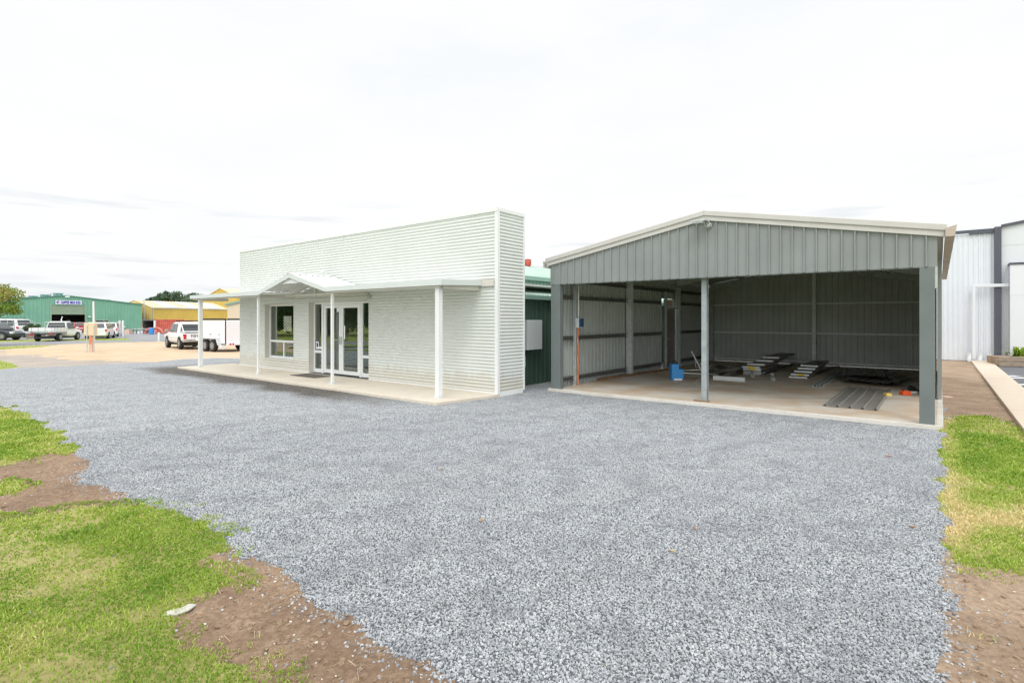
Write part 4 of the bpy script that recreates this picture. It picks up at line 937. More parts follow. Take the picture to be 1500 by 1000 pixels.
# bent flashings
fls = [((1040,541),(1085,553),'dark flashing sloping down behind the centre post'),((1052,535),(1078,546),'dark flashing leaning at the back of the flashing heap'),((1060,552),(1083,540),'bent grey brown flashing with round holes'),((1044,548),(1072,545),'low dark flashing next to the centre post'),((1056,546),(1084,549),'short brown flashing behind the silver channel')]
for k, (pa, pb, lab) in enumerate(fls):
    p = Vector((*gp(pa[0], pa[1]+4, S0), S0+.02+.02*k)); q = Vector((*gp(pb[0], pb[1]+3, S0), S0+.10+.03*k)); d = (q-p).normalized(); n = d.cross(Vector((0, 0, 1))).normalized()*.12; u_ = Vector((0, 0, .05))
    mb = MB(); mb.add([p-n, p, p+n, q-n, q+u_, q+n, p+u_*1.5], [(0, 6, 4, 3), (6, 2, 5, 4)]); o = mb.build('flashing', M['junk2' if k in (2, 4) else 'junk']); tag(o, lab, 'flashing', 'bent flashings heaped behind the centre post')
    so = o.modifiers.new('thick', 'SOLIDIFY'); so.thickness = .004

# ------------------------------------------------------------------ right: warehouse, path, kerb, car park
wh = empty('warehouse', P(6, 29, 0), 'white warehouse with charcoal edging behind the right of the grey shed', 'building')
WV = 28.8
mb = MB(P); ribbed(mb, -6, 1.72, .02, 5.16, WV, -1, .16, .03, .07, .04); mb.build('ribbed_wall', M['bigwhite'], wh)
mb = MB(P); mb.box(-6, .95, WV-.09, WV+.1, 5.20, 5.32); mb.box(.95, 1.72, WV-.1, WV+.1, 5.14, 5.32); mb.build('wall_capping', M['dark'], wh)
mb = MB(P); mb.box(1.72, 1.93, WV-.2, WV+.1, .02, 5.36); mb.build('corner_column', M['dark'], wh, .01)
mb = MB(P)
def zr(u): return 5.34+.165*(u-1.93)
mb.prism([(1.94, 0), (12, 0), (12, zr(12)), (1.94, zr(1.94))], 1, WV, WV+.15); mb.build('panel_wall', M['panel'], wh)
mb = MB(P); mb.hexa([(1.93,WV-.1,zr(1.93)),(12,WV-.1,zr(12)),(12,WV+.16,zr(12)),(1.93,WV+.16,zr(1.93))],[(1.93,WV-.1,zr(1.93)+.1),(12,WV-.1,zr(12)+.1),(12,WV+.16,zr(12)+.1),(1.93,WV+.16,zr(1.93)+.1)]); mb.build('roof_edge', M['dark'], wh)
mb = MB(P); mb.box(1.94, 12, WV-.008, WV-.001, 4.62, 4.64); mb.build('panel_joint', M['meter'], wh)
mb = MB(P); mb.box(2.15, 12, WV-.6, WV-.002, .0, 3.80); mb.build('front_block', M['panel'], wh)
mb = MB(P); mb.box(2.12, 12, WV-.63, WV-.002, 3.801, 3.88); mb.build('front_block_capping', M['dark'], wh)
mb = MB(P); mb.box(2.16, 12, WV-.606, WV-.601, 2.62, 2.64); mb.box(5.3, 5.32, WV-.606, WV-.601, .1, 2.62); mb.build('panel_joint', M['meter'], wh)
mb = MB(P); mb.box(2.15, 12, WV-.63, WV-.601, .0, .16); mb.build('plinth', M['dark'], wh)
mb = MB(P); mb.box(1.05, 2.13, WV-.32, WV-.22, 2.98, 3.10); mb.box(1.05, 1.15, WV-.32, WV-.22, .1, 2.98); mb.build('downpipe', M['panel'], wh, .01)
mb = MB(P); mb.box(-6, 12, WV+.15, WV+18, 4.9, 5.0); mb.box(-6, -5.9, WV, WV+18, 0, 4.9); mb.box(11.9, 12, WV+.16, WV+18, 0, 4.9); mb.build('roof', M['bigwhite'], wh)
for k, (u, lab) in enumerate(((.95, 'left'), (1.28, 'middle'), (1.55, 'right'))):
    mb = MB(P); mb.tube([(u, WV-.35, .35), (u, WV-.35, .09), (u, WV-.55, .07)], .07, 10); mb.tube([(u, WV-.56, .07), (u, WV-.552, .07)], .05, 10)
    tag(mb.build('pipe_stub', M['alu']), lab+' one of three short white pipe stubs at the foot of the warehouse', 'pipe', 'pipe stubs at the warehouse')
mb = MB(P); mb.tube([(2.05, WV-.5, 0), (2.05, WV-.5, .42), (2.25, WV-.5, .42)], .04, 8); tag(mb.build('tap_pipe', M['junk']), 'dark bent pipe standing at the corner of the warehouse', 'pipe')
mb = MB(P); mb.prism([(1.0, 3), (1.6, 3), (1.6, 27.6), (1.0, 27.6)], 2, -.1, .07); mb.box(1.0, 2.3, 27.6, 28.2, -.1, .07); tag(mb.build('path', M['path'], None, .01), kind='structure')
# car park lines
mb = MB(P)
for (pa, pb, w_) in (((1468, 551), (1492, 551.3), .10), ((1474, 553.8), (1530, 554), .08), ((1487, 563.6), (1540, 563.9), .08)):
    a = Vector((*gp(*pa, 0), .012)); b_ = Vector((*gp(*pb, 0), .012)); n = Vector((0, w_*1.6, 0))
    mb.v += [tuple(a-n), tuple(b_-n), tuple(b_+n), tuple(a+n)]; k = len(mb.v)-4; mb.f.append((k, k+1, k+2, k+3))
tag(mb.build('parking_lines', M['line']), kind='structure')
# sleeper wall and plant
mb = MB(); x0, y0 = gp(1464, 537, 0); x1 = x0+5
for r_ in range(2): mb.hexa([(x0,y0,.01+r_*.18),(x1,y0-.9,.01+r_*.18),(x1,y0-.7,.01+r_*.18),(x0,y0+.2,.01+r_*.18)],[(x0,y0,.185+r_*.18),(x1,y0-.9,.185+r_*.18),(x1,y0-.7,.185+r_*.18),(x0,y0+.2,.185+r_*.18)])
tag(mb.build('sleeper_wall', M['wood'], None, .015), 'low weathered sleeper wall edging the garden bed by the warehouse', 'retaining wall')
mb = MB(); mb.hexa([(x0+.1,y0+.2,.0),(x1,y0-.7,.0),(x1+.8,y0+.8,.0),(x0+.6,y0+1.2,.0)],[(x0+.1,y0+.2,.33),(x1,y0-.7,.33),(x1+.8,y0+.8,.33),(x0+.6,y0+1.2,.33)]); tag(mb.build('garden_bed_soil', M['soilr']), kind='structure')
def strappy(x, y, z, lab, r, n, seed):
    g2 = np.random.default_rng(seed); V = []; Fc = []; tone = []
    for i in range(n):
        a = g2.uniform(0, 6.283); l = r*g2.uniform(.6, 1.15); w = .022*g2.uniform(.7, 1.2); e = g2.uniform(.45, 1.4)
        base = np.array([x+g2.normal(0, .08), y+g2.normal(0, .08), z]); prev = None; tn = g2.random()
        k0 = len(V); K = 6
        for k in range(K+1):
            t = k/K; rr = l*t*math.cos(e)*(.4+.6*t)*1.3; hh = l*math.sin(e)*(t*1.5-.95*t*t)
            p = base+np.array([math.cos(a)*rr, math.sin(a)*rr, hh]); wd = w*(1-t**2)+.002
            s = np.array([-math.sin(a), math.cos(a), 0])*wd; V += [p-s, p+s]; tone += [tn]*2
        Fc += [[k0+2*k, k0+2*k+1, k0+2*k+3, k0+2*k+2] for k in range(K)]
    V = np.array(V)-np.array([x, y, z]); o = npmesh('strappy_plant', V, np.array(Fc), M['leafflax']); o.location = (x, y, z)
    at = o.data.attributes.new('tone', 'FLOAT', 'POINT'); at.data.foreach_set('value', np.array(tone, np.float32)); return tag(o, lab, 'plant', 'strappy plants in the garden bed')
strappy(x0+.95, y0+.25, .33, 'yellow green strappy plant at the right edge, first from the warehouse corner', .62, 110, 3)
strappy(x0+2.0, y0+.05, .33, 'yellow green strappy plant further right in the bed', .6, 90, 4)
# flat stone in the soil strip
x, y = gp(1388, 581, 0); mb = MB(); mb.box(x-.12, x+.07, y-.08, y+.08, -.01, .012); tag(mb.build('paver', M['pinkish'], None, .004), 'small flat pinkish paver set in the bare strip right of the shed', 'paver')

# white truck parked beyond the open side of the shed (only a sliver is seen)
# ------------------------------------------------------------------ trees
def tree(name, loc, trunk_h, crown, leafm, leaf, nleaf, lab, cat='tree', group=None, seed=1, lean=(0, 0), clumps=None, tr=.12):
    g2 = np.random.default_rng(seed); root = empty(name, loc, lab, cat, group)
    x, y, z = loc; cxr, czr = crown; mb = MB()
    top = Vector((x+lean[0], y+lean[1], z+trunk_h))
    mb.tube([(x, y, z-.1), (x+lean[0]*.4, y+lean[1]*.4, z+trunk_h*.5), tuple(top)], [tr*1.3, tr, tr*.7], 9)
    cl = []
    for i in range(clumps or 14):
        a = g2.uniform(0, 6.283); rr = cxr*math.sqrt(g2.random())*.8; h = g2.uniform(-.75, .85)*czr
        c_ = Vector((top.x+rr*math.cos(a), top.y+rr*math.sin(a), z+trunk_h+czr*.75+h*(1-.5*rr/cxr)))
        cl.append((c_, g2.uniform(.22, .42)*min(cxr, czr*1.3)))
        mid = top.lerp(c_, .5)+Vector((g2.normal(0, .06), g2.normal(0, .06), -.08*czr)); mb.tube([tuple(top), tuple(mid), tuple(c_)], [tr*.5, tr*.3, tr*.1], 5)
    mb.build('trunk', M['bark'], root)
    n = nleaf; ci = g2.integers(0, len(cl), n); C_ = np.array([tuple(c[0]) for c in cl])[ci]; Rr = np.array([c[1] for c in cl])[ci]
    d = g2.normal(size=(n, 3)); d /= np.linalg.norm(d, axis=1)[:, None]
    p = C_+d*(Rr*g2.random(n)**.45)[:, None]*np.array([1, 1, .7]); 
    a1 = g2.normal(size=(n, 3)); a1 /= np.linalg.norm(a1, axis=1)[:, None]; a2 = np.cross(a1, g2.normal(size=(n, 3))); a2 /= np.linalg.norm(a2, axis=1)[:, None]
    s = leaf*g2.uniform(.6, 1.3, n)[:, None]
    V = np.stack([p-a1*s, p-a2*s*.45, p+a1*s, p+a2*s*.45], 1).reshape(-1, 3)-np.array(loc)
    Fc = np.arange(n*4).reshape(-1, 4); o = npmesh('crown', V, Fc, leafm, False); o.parent = root
    tn = np.clip(.45+g2.normal(0, .22, n)+np.array([g2.normal(0, .18) for _ in cl])[ci], 0, 1)
    at = o.data.attributes.new('tone', 'FLOAT', 'POINT'); at.data.foreach_set('value', np.repeat(tn, 4).astype(np.float32))
    return root
def at(px, Y): return ((px-750)/791*Y)
tree('street_tree', (at(-20, 40), 40, -.28), 1.9, (2.3, 1.9), M['leafstreet'], .10, 9000, 'green and bronze leaved tree cut off by the left edge', seed=3, clumps=26)
for k, (px, Y, hh, cr, lab) in enumerate(((233, 150, 4.5, (3.2, 2.2), 'leftmost gum tree behind the yellow shed roof'), (246, 150, 4.8, (4.0, 2.9), 'second gum tree from the left behind the yellow shed'), (272, 150, 4.6, (4.4, 3.4), 'tallest gum tree behind the yellow shed, left of the verandah post'), (293, 155, 4.0, (5.0, 2.6), 'low spreading gum tree seen beside the verandah edge'))):
    tree('gum_tree', (at(px, Y), Y, -.3), hh, cr, M['leafgum'], .30, 5200, lab, group='gum trees beyond the sheds', seed=20+k, clumps=22, tr=.25)
tree('bush', (at(47, 55), 55, -.05), .35, (.75, .55), M['leafshrub'], .06, 5000, 'trimmed green bush in a timber planter behind the fence', 'bush', seed=9, clumps=16, tr=.04)
x = at(48, 54.6); mb = MB(); mb.box(x-.62, x+.62, 54.5, 55.4, -.29, .10); mb.box(x-.66, x+.66, 54.46, 55.44, .101, .14); tag(mb.build('planter_box', M['wood'], None, .01), 'brown timber planter box under the trimmed bush', 'planter')

# ------------------------------------------------------------------ green workshop across the road
ws = empty('workshop', (-66, 80, -.3), 'wide green gabled workshop with half open roller door across the road', 'building')
p0 = Vector((-71.9, 72, 0)); p1 = Vector((-60.3, 88, 0)); wd = (p1-p0); WLn = wd.length; wd = wd/WLn; wn = Vector((-wd.y, wd.x, 0))       # wn points away from us
def Wk(a, d, z): q = p0+wd*a+wn*d; return (q.x, q.y, z)
def a_at(px):       # distance along the wall where pixel column px meets it
    t = (px-750)/791; return (t*p0.y-p0.x)/(wd.x-t*wd.y)
ac = a_at(97.5); EZ, AZ, BZ = 4.06, 5.16, -.3
def zw(a): return AZ-(AZ-EZ)*abs(a-ac)/(WLn-ac) if a >= ac else AZ-(AZ-EZ)*abs(a-ac)/(WLn-ac)
dA, dB = a_at(75.5), a_at(124.5); wA, wB = a_at(140.5), a_at(158.5)
mb = MB(Wk); k_ = dict(pitch=.45, rib=.05, wb=.16, wt=.09)
def seg(a, b_, z0, z1): ribbed(mb, a, b_, z0, z1, 0, -1, **k_)
seg(0, dA, BZ, zw); seg(dA, dB, 3.72, zw); seg(dB, wA, BZ, zw); seg(wA, wB, 1.45, zw); seg(wA, wB, BZ, -.1); seg(wB, WLn, BZ, zw); mb.build('front_wall', M['shedgreen'], ws)
mb = MB(Wk)
for a, b_ in ((-.2, ac), (ac, WLn+.15)): mb.hexa([(a,-.12,zw(a)-.08),(b_,-.12,zw(b_)-.08),(b_,.05,zw(b_)-.08),(a,.05,zw(a)-.08)],[(a,-.12,zw(a)+.08),(b_,-.12,zw(b_)+.08),(b_,.05,zw(b_)+.08),(a,.05,zw(a)+.08)])
mb.build('barge', M['shedgreen2'], ws)
mb = MB(Wk); mb.add([(-.2,0,zw(-.2)+.05),(ac,0,AZ+.05),(ac,26,AZ+.05),(-.2,26,zw(-.2)+.05),(WLn+.1,0,zw(WLn)+.05),(WLn+.1,26,zw(WLn)+.05)],[(0,1,2,3),(1,4,5,2)]); mb.build('roof', M['greenroof'], ws)
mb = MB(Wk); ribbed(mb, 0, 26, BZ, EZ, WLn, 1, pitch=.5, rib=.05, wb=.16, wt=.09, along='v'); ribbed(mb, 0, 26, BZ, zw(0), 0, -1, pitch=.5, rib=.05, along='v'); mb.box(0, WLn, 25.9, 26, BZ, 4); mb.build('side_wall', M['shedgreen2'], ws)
mb = MB(Wk); mb.box(dA-.02, dB+.02, .05, .12, 2.45, 3.72)
for k in range(14): mb.box(dA, dB, .035, .05, 2.5+k*.088, 2.56+k*.088)
mb.box(dA, dB, .02, .14, 2.38, 2.46); mb.build('roller_door', M['doorgreen'], ws)
mb = MB(Wk); mb.box(dA-.14, dA, -.03, .1, BZ, 3.72); mb.box(dB, dB+.14, -.03, .1, BZ, 3.72); mb.build('door_jamb', M['doorgreen'], ws)
mb = MB(Wk); mb.box(wA, wB, .06, .1, -.1, 1.45); wi = mb.build('window', M['carglass'], ws)
mb = MB(Wk); mb.box(wA-.15, wA, -.09, .1, -.1, 1.6); mb.box(wB, wB+.15, -.09, .1, -.1, 1.6); mb.box(wA, wB, -.09, .1, 1.45, 1.6); mb.build('window_frame', M['doorgreen'], wi)
mb = MB(Wk); mb.box(dA-3, dB+3, 9, 9.1, BZ, 3.9); mb.box(dA-3, dA-2.9, .3, 9, BZ, 3.9); mb.box(dB+3, dB+3.1, .3, 9, BZ, 3.9); mb.box(dA-3, dB+3, .3, 9.1, 3.9, 4); mb.build('inner_lining', M['junk'], ws)
mb = MB(Wk)
for k in range(12):
    a = dA-.5+k*.55; h = .5+1.2*((k*37 % 10)/10); mb.box(a, a+.45, 7.5, 8.5, BZ, h)
tag(mb.build('shelving', M['tealbox']), 'cluttered shelving in the dark workshop doorway', 'shelving')
sA, sB = a_at(81), a_at(119)
mb = MB(Wk); mb.box(sA, sB, -.14, -.09, 3.86, 4.46)
# sign is its own thing
sg = mb.build('shop_sign', M['signw'], None); tag(sg, 'long white sign with blue capitals above the roller door', 'sign')
cu_ = bpy.data.curves.new('lettering', 'FONT'); cu_.body = "MT. GAMBIER MENS SHED"; cu_.size = .52; cu_.align_x = 'CENTER'; cu_.align_y = 'CENTER'; cu_.extrude = .004; cu_.offset = .022
cu_.materials.append(M['signb']); lt = text_mesh('lettering', cu_)
q = Vector(Wk((sA+sB)/2, -.15, 4.14)); xa = wd.copy(); za = Vector((0, 0, 1)); ya = -wn
mt = Matrix((( xa.x, za.x, ya.x, 0), (xa.y, za.y, ya.y, 0), (xa.z, za.z, ya.z, 0), (0, 0, 0, 1)))
lt.parent = sg; lt.rotation_euler = mt.to_euler(); lt.location = q-ABS[sg.name]
bpy.context.view_layer.update()
fw = lt.dimensions.x; s_ = (sB-sA)*.93/max(fw, .1); lt.scale = (s_, 1.12, 1)
mb = MB(Wk); a = ac+.15; mb.tube([(a-.4, -.3, AZ-.2), (a+.1, -.45, AZ-.15)], .12, 8); mb.build('flood_lamp', M['trim'], ws)
mb = MB(Wk); a = a_at(130.5); mb.tube([(a, -.2, 2.15), (a, -.2, 2.0)], [.05, .2], 8); mb.build('wall_lamp', M['trim'], ws)
for k, (px, d_, w_, h_) in enumerate(((41, 2.0, .8, .10), (56, 2.0, .8, .16), (74, 2.0, .9, .24), (93, 2.0, .9, .34), (163, 2.0, .9, .12))):
    a = a_at(px); z0_ = zw(a)+.05; mb = MB(Wk)
    mb.box(a-w_/2, a+w_/2, d_, d_+1.1, z0_, z0_+h_)
    mb.box(a-w_/2-.08, a+w_/2+.08, d_-.08, d_+1.18, z0_+h_, z0_+h_+.08)
    for q_ in range(4): mb.box(a-w_/2+.1, a+w_/2-.1, d_-.02, d_, z0_+h_*(.15+.2*q_), z0_+h_*(.25+.2*q_))
    mb.build('roof_cooler', M['tealbox'], ws)
mb = MB(Wk); a = a_at(85); mb.tube([(a, 3.5, zw(a)), (a, 3.5, zw(a)+.5)], .1, 8); mb.tube([(a-.3, 3.5, zw(a)+.35), (a-.3, 3.5, zw(a)+.1)], .05, 6); mb.build('roof_pipe', M['galvd'], ws)

# ------------------------------------------------------------------ yellow sheds, cream building
ys_ = empty('yellow_shed', (-58, 98, -.3), 'long yellow shed with pale roof and skylight strips left of the verandah', 'building')
q0 = Vector((-60, 90, 0)); q1 = Vector((-55.7, 106, 0)); qd = (q1-q0).normalized(); QL = (q1-q0).length; qn = Vector((-qd.y, qd.x, 0))
def Yk(a, d, z): q = q0+qd*a+qn*d; return (q.x, q.y, z)
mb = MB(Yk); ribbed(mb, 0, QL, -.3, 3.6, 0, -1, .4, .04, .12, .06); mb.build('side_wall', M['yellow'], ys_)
def zy(d): return 4.83-1.23*abs(d-3.7)/3.7
mb = MB(Yk); ribbed(mb, 0, 7.4, -.3, lambda d: zy(d), 0, -1, .4, .04, .12, .06, along='v'); ribbed(mb, 0, 7.4, -.3, lambda d: zy(d), QL, 1, .4, .04, .12, .06, along='v'); mb.box(0, QL, 7.35, 7.4, -.3, 3.6)
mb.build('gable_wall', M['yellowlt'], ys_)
mb = MB(Yk); roofsheet(mb, lambda a, b_: (a-.1, -.12+3.82*b_, 3.6+1.26*b_), QL+.2, (0, 0, 1), .6, .05); roofsheet(mb, lambda a, b_: (a-.1, 7.52-3.82*b_, 3.6+1.26*b_), QL+.2, (0, 0, 1), .6, .05); mb.build('roof', M['yroof'], ys_)
for k, (a, b_) in enumerate(((2.6, 5.2), (7.3, 9.9), (12.0, 14.6))):
    mb = MB(Yk); mb.hexa([(a,-.1,3.63),(b_,-.1,3.63),(b_,3.4,4.78),(a,3.4,4.78)],[(a,-.1,3.69),(b_,-.1,3.69),(b_,3.4,4.84),(a,3.4,4.84)]); mb.build('skylight', M['skylight'], ys_)
mb = MB(Yk); mb.box(-.12, QL+.12, -.2, -.06, 3.48, 3.62); mb.build('gutter', M['galvd'], ys_)
mb = MB(Yk); mb.box(.05, .15, -.14, -.04, -.3, 3.5); mb.box(QL-.1, QL, -.14, -.04, -.3, 3.5); mb.build('downpipe', M['galvd'], ys_)
x = at(211.5, 89); mb = MB(); mb.tube([(x, 88.9, -.3), (x, 88.9, 4.9)], .07, 8); tag(mb.build('pole', M['galvd']), 'thin grey pole at the corner between green workshop and yellow shed', 'pole')
y2 = empty('yellow_warehouse', (-60, 128, -.3), 'tall yellow gabled warehouse whose roof shows above the verandah edge', 'building')
r0 = Vector((at(297, 127), 127, 0)); r1 = Vector((at(352, 121), 121, 0)); rd = (r1-r0).normalized(); RL = (r1-r0).length; rn = Vector((-rd.y, rd.x, 0))
def Rk(a, d, z): q = r0+rd*a+rn*d; return (q.x, q.y, z)
t_ = (323-750)/791; ra = (t_*r0.y-r0.x)/(rd.x-t_*rd.y)
def z2(a): return 8.75-(.345*(ra-a) if a < ra else .345*(a-ra))
mb = MB(Rk); ribbed(mb, 0, 2*ra, -.3, z2, 0, -1, .5, .05, .15, .08); mb.build('gable_wall', M['yellow'], y2)
mb = MB(Rk); ribbed(mb, 0, 16, -.3, z2(0), 0, -1, .5, .05, .15, .08, along='v'); ribbed(mb, 0, 16, -.3, z2(0), 2*ra, 1, .5, .05, .15, .08, along='v'); mb.box(0, 2*ra, 15.9, 16, -.3, z2(0)); mb.build('side_wall', M['yellow'], y2)
mb = MB(Rk); mb.add([(-.2,-.2,z2(-.2)+.05),(ra,-.2,8.8),(ra,16,8.8),(-.2,16,z2(-.2)+.05),(2*ra+.2,-.2,z2(-.2)+.05),(2*ra+.2,16,z2(-.2)+.05)],[(0,1,2,3),(1,4,5,2)]); o = mb.build('roof', M['yroof'], y2); so = o.modifiers.new('t', 'SOLIDIFY'); so.thickness = .12
# roof edge of a lower wing that rises to the right of the gable
cb = empty('cream_building', (-34, 72, -.3), 'cream wall with green roof edge seen left of the white building', 'building')
mb = MB(); c0 = Vector((at(333, 70), 70, 0)); c1 = Vector((at(380, 70), 70, 0))
mb.prism([(c0.x, -.3), (c1.x, -.3), (c1.x, 4.4), (c0.x, 3.55)], 1, 70, 78); mb.build('wall', M['creamwall'], cb)
mb = MB(); mb.hexa([(c0.x-.25,69.8,3.45),(c1.x,69.8,4.4),(c1.x,78,4.4),(c0.x-.25,78,3.45)],[(c0.x-.25,69.8,3.68),(c1.x,69.8,4.63),(c1.x,78,4.63),(c0.x-.25,78,3.68)]); mb.build('roof', M['greentrim'], cb)
# ------------------------------------------------------------------ yard clutter between sheds
x0, x1 = at(228.5, 76), at(252, 76)
mb = MB(); ribbed(mb, x0, x1+1.6, -.25, 1.55, 76, -1, .28, .05, .16, .1); mb.box(x0, x1+1.6, 76.01, 78.4, -.25, 1.5); sk = mb.build('container', M['rust']); tag(sk, 'faded red corrugated container behind the white pickup', 'container')
mb = MB(); mb.box(x0-.03, x1+1.63, 75.93, 76.08, 1.5, 1.66); mb.box(x0-.05, x0+.1, 75.93, 76.08, -.28, 1.5); mb.box(x1+1.5, x1+1.65, 75.93, 76.08, -.28, 1.5); mb.build('frame', M['rust'], sk)
lx0, lx1 = at(208.5, 80), at(227, 80)
mb = MB(); mb.box(lx0, lx1, 80, 83, 1.45, 1.62); mb.box(lx0, lx1, 82.9, 83, -.3, 1.45); mb.box(lx0, lx0+.1, 80, 82.9, -.3, 1.45); mb.box(lx1-.1, lx1, 80, 82.9, -.3, 1.45)
tag(mb.build('storage_shelter', M['junk']), 'dark open fronted shelter between workshop and red container', 'shelter')
x = at(227.5, 75.5); mb = MB(); mb.box(x-.1, x+.1, 75.3, 75.5, -.3, 1.5); tag(mb.build('shelter_post', M['alu']), 'white post between dark shelter and red container', 'post')
def arc(cx_, Y, r, w, m_, lab, cat, half=True):
    mb = MB(); pts = [(cx_+r*math.cos(a), Y, -.25+r*.9*math.sin(a)) for a in np.linspace(0, math.pi, 12)]
    mb.tube(pts, w, 8); return tag(mb.build('machine_guard', m_), lab, cat)
M['redm'] = paint('salmon_red_paint', (.62, .17, .13), .5, 0, .1, 2)
arc(at(221, 72), 72, .75, .16, M['redm'], 'red arched machine guard left behind the blue drum', 'machine guard')
arc(at(229, 71), 71, .85, .14, M['redm'], 'red arched machine guard behind the white bollard', 'machine guard')
mb = MB(); x = at(222, 70.5); mb.tube([(x, 70.5, -.28), (x, 70.5, -.2), (x, 70.5, .5), (x, 70.5, .56)], [.28, .31, .31, .27], 14); mb.tube([(x, 70.5, .10), (x, 70.5, .14)], .325, 14); tag(mb.build('drum', M['blue']), 'blue drum standing among the red machine guards', 'drum')
mb = MB(); x = at(212, 72.5); mb.tube([(x-.45, 72.4, .9), (x+.15, 72.4, -.28)], .09, 6); mb.tube([(x-.4, 72.4, .3), (x+.35, 72.5, -.25)], .06, 6); tag(mb.build('timber_offcuts', M['wood']), 'crossed timber offcuts leaning by the dark shelter', 'timber')
x = at(203, 72); mb = MB(); mb.box(x-.85, x+.85, 72, 72.8, .36, .44)
tb = mb.build('workbench', M['alub']); tag(tb, 'outdoor bench with boxes beneath it at the corner of the workshop', 'bench')
mb = MB()
for sx_ in (-.8, .74):
    for yy in (72.03, 72.7): mb.box(x+sx_, x+sx_+.06, yy, yy+.06, -.3, .36)
mb.build('leg', M['junk'], tb)
for k, (dx, w_, h_, mm, lab) in enumerate(((-.1, .26, .38, 'signw', 'small white box on the left under the outdoor bench'), (.3, .3, .52, 'meter', 'pale tub in the middle under the outdoor bench'), (.68, .24, .5, 'tealbox', 'dark green tub on the right under the outdoor bench'))):
    mb = MB(); mb.prism([(x+dx-w_/2+.02, -.3), (x+dx+w_/2-.02, -.3), (x+dx+w_/2, -.3+h_), (x+dx-w_/2, -.3+h_)], 1, 72.15, 72.5); mb.box(x+dx-w_/2-.02, x+dx+w_/2+.02, 72.13, 72.52, -.3+h_, -.27+h_); tag(mb.build('tub', M[mm]), lab, 'tub', 'tubs under the outdoor bench')
x = at(185.5, 71); mb = MB(); mb.box(x-.32, x+.32, 71, 71.6, -.3, .32); mb.box(x-.34, x+.34, 70.98, 71.62, .32, .36); tag(mb.build('crate', M['pinkish'], None, .01), 'pale pinkish crate at the foot of the workshop wall', 'crate')
x = at(181, 71); mb = MB(); mb.tube([(x, 71.2, -.3), (x, 71.2, .38), (x, 71.2, .42)], [.17, .17, .12], 10); tag(mb.build('bin', M['blackp']), 'black bin left of the pale pinkish crate', 'bin')
mb = MB(); x = at(232, 48); mb.box(x-.06, x+.06, 48, 48.12, -.3, .48); mb.hexa([(x-.06,48,.48),(x+.06,48,.48),(x+.06,48.12,.48),(x-.06,48.12,.48)],[(x-.02,48.04,.52),(x+.02,48.04,.52),(x+.02,48.08,.52),(x-.02,48.08,.52)]); tag(mb.build('bollard', M['trim']), 'short white bollard left of the white pickup', 'bollard')
# electricity pillar
x = at(132, 32.5); Yp = 32.5; zg = -.28
ep = empty('service_pillar', (x, Yp, zg), 'cream meter cabinet on two steel legs with tall white pole', 'cabinet')
mb = MB(); mb.box(x-.36, x+.27, Yp, Yp+.22, .74, 1.48); mb.box(x-.37, x-.1, Yp-.012, Yp, .75, 1.47); mb.build('cabinet', M['creamwall'], ep, .01)
mb = MB(); mb.tube([(x+.02, Yp+.28, .2), (x-.02, Yp+.28, 2.78)], [.06, .05], 8); mb.build('pole', M['trim'], ep)
for dx in (-.17, .25):
    mb = MB(); mb.box(x+dx-.025, x+dx+.025, Yp-.04, Yp-.015, zg, 1.32); mb.build('leg', M['galvd'], ep)
mb = MB(); mb.box(x-.09, x+.1, Yp+.02, Yp+.12, zg, .62); mb.build('conduit_cover', M['pinkish'], ep)
mb = MB(); mb.box(x+.12, x+.19, Yp, Yp+.08, .40, .58); mb.box(x-.07, x+.08, Yp+.01, Yp+.019, .2, .74); mb.build('conduit', M['orangec'], ep)
# fence
fp = empty('chain_fence', (at(100, 56), 56, -.28), 'chain link fence with galvanised posts in front of the workshop', 'fence')
fa = Vector((at(-40, 51.5), 51.5, -.28)); fb = Vector((at(178, 60.5), 60.5, -.28)); fd = fb-fa
for k in range(9):
    p = fa+fd*k/8; mb = MB(); mb.tube([tuple(p), (p.x, p.y, 1.35)], .03, 6); mb.tube([(p.x, p.y, 1.35), (p.x-.22, p.y-.1, 1.6)], .018, 5); mb.build('fence_post', M['galvd'], fp)
mb = MB(); p = fb
for dx in (-.25, .12): mb.box(p.x+dx-.07, p.x+dx+.07, p.y, p.y+.12, -.28, 1.55)
mb.build('gate_post', M['alu'], fp)
mb = MB(); mb.tube([(fa.x, fa.y, 1.32), (fb.x, fb.y, 1.32)], .022, 6); mb.build('top_rail', M['galvd'], fp)
mb = MB(); Ln = fd.length; dirf = fd/Ln; hh = 1.55; st = .16
n_ = int(Ln/st)
for k in range(-int(hh/st), n_):
    for s in (1, -1):
        s0 = k*st; s1 = s0+hh; za, zb = (-.25, 1.30) if s > 0 else (1.30, -.25)
        if s0 < 0: za = za+(zb-za)*(-s0/hh); s0 = 0
        if s1 > Ln: zb = zb-(zb-za)*((s1-Ln)/max(s1-s0, .01)); s1 = Ln
        A_ = fa+dirf*s0; B_ = fa+dirf*s1; w_ = .0022
        n = len(mb.v); mb.v += [(A_.x, A_.y, za-w_), (A_.x, A_.y, za+w_), (B_.x, B_.y, zb+w_), (B_.x, B_.y, zb-w_), (A_.x, A_.y+.004, za), (B_.x, B_.y+.004, zb)]
        mb.f += [(n, n+1, n+2, n+3), (n+1, n+4, n+5, n+2), (n+4, n, n+3, n+5)]
mb.build('mesh', M['galvd'], fp)

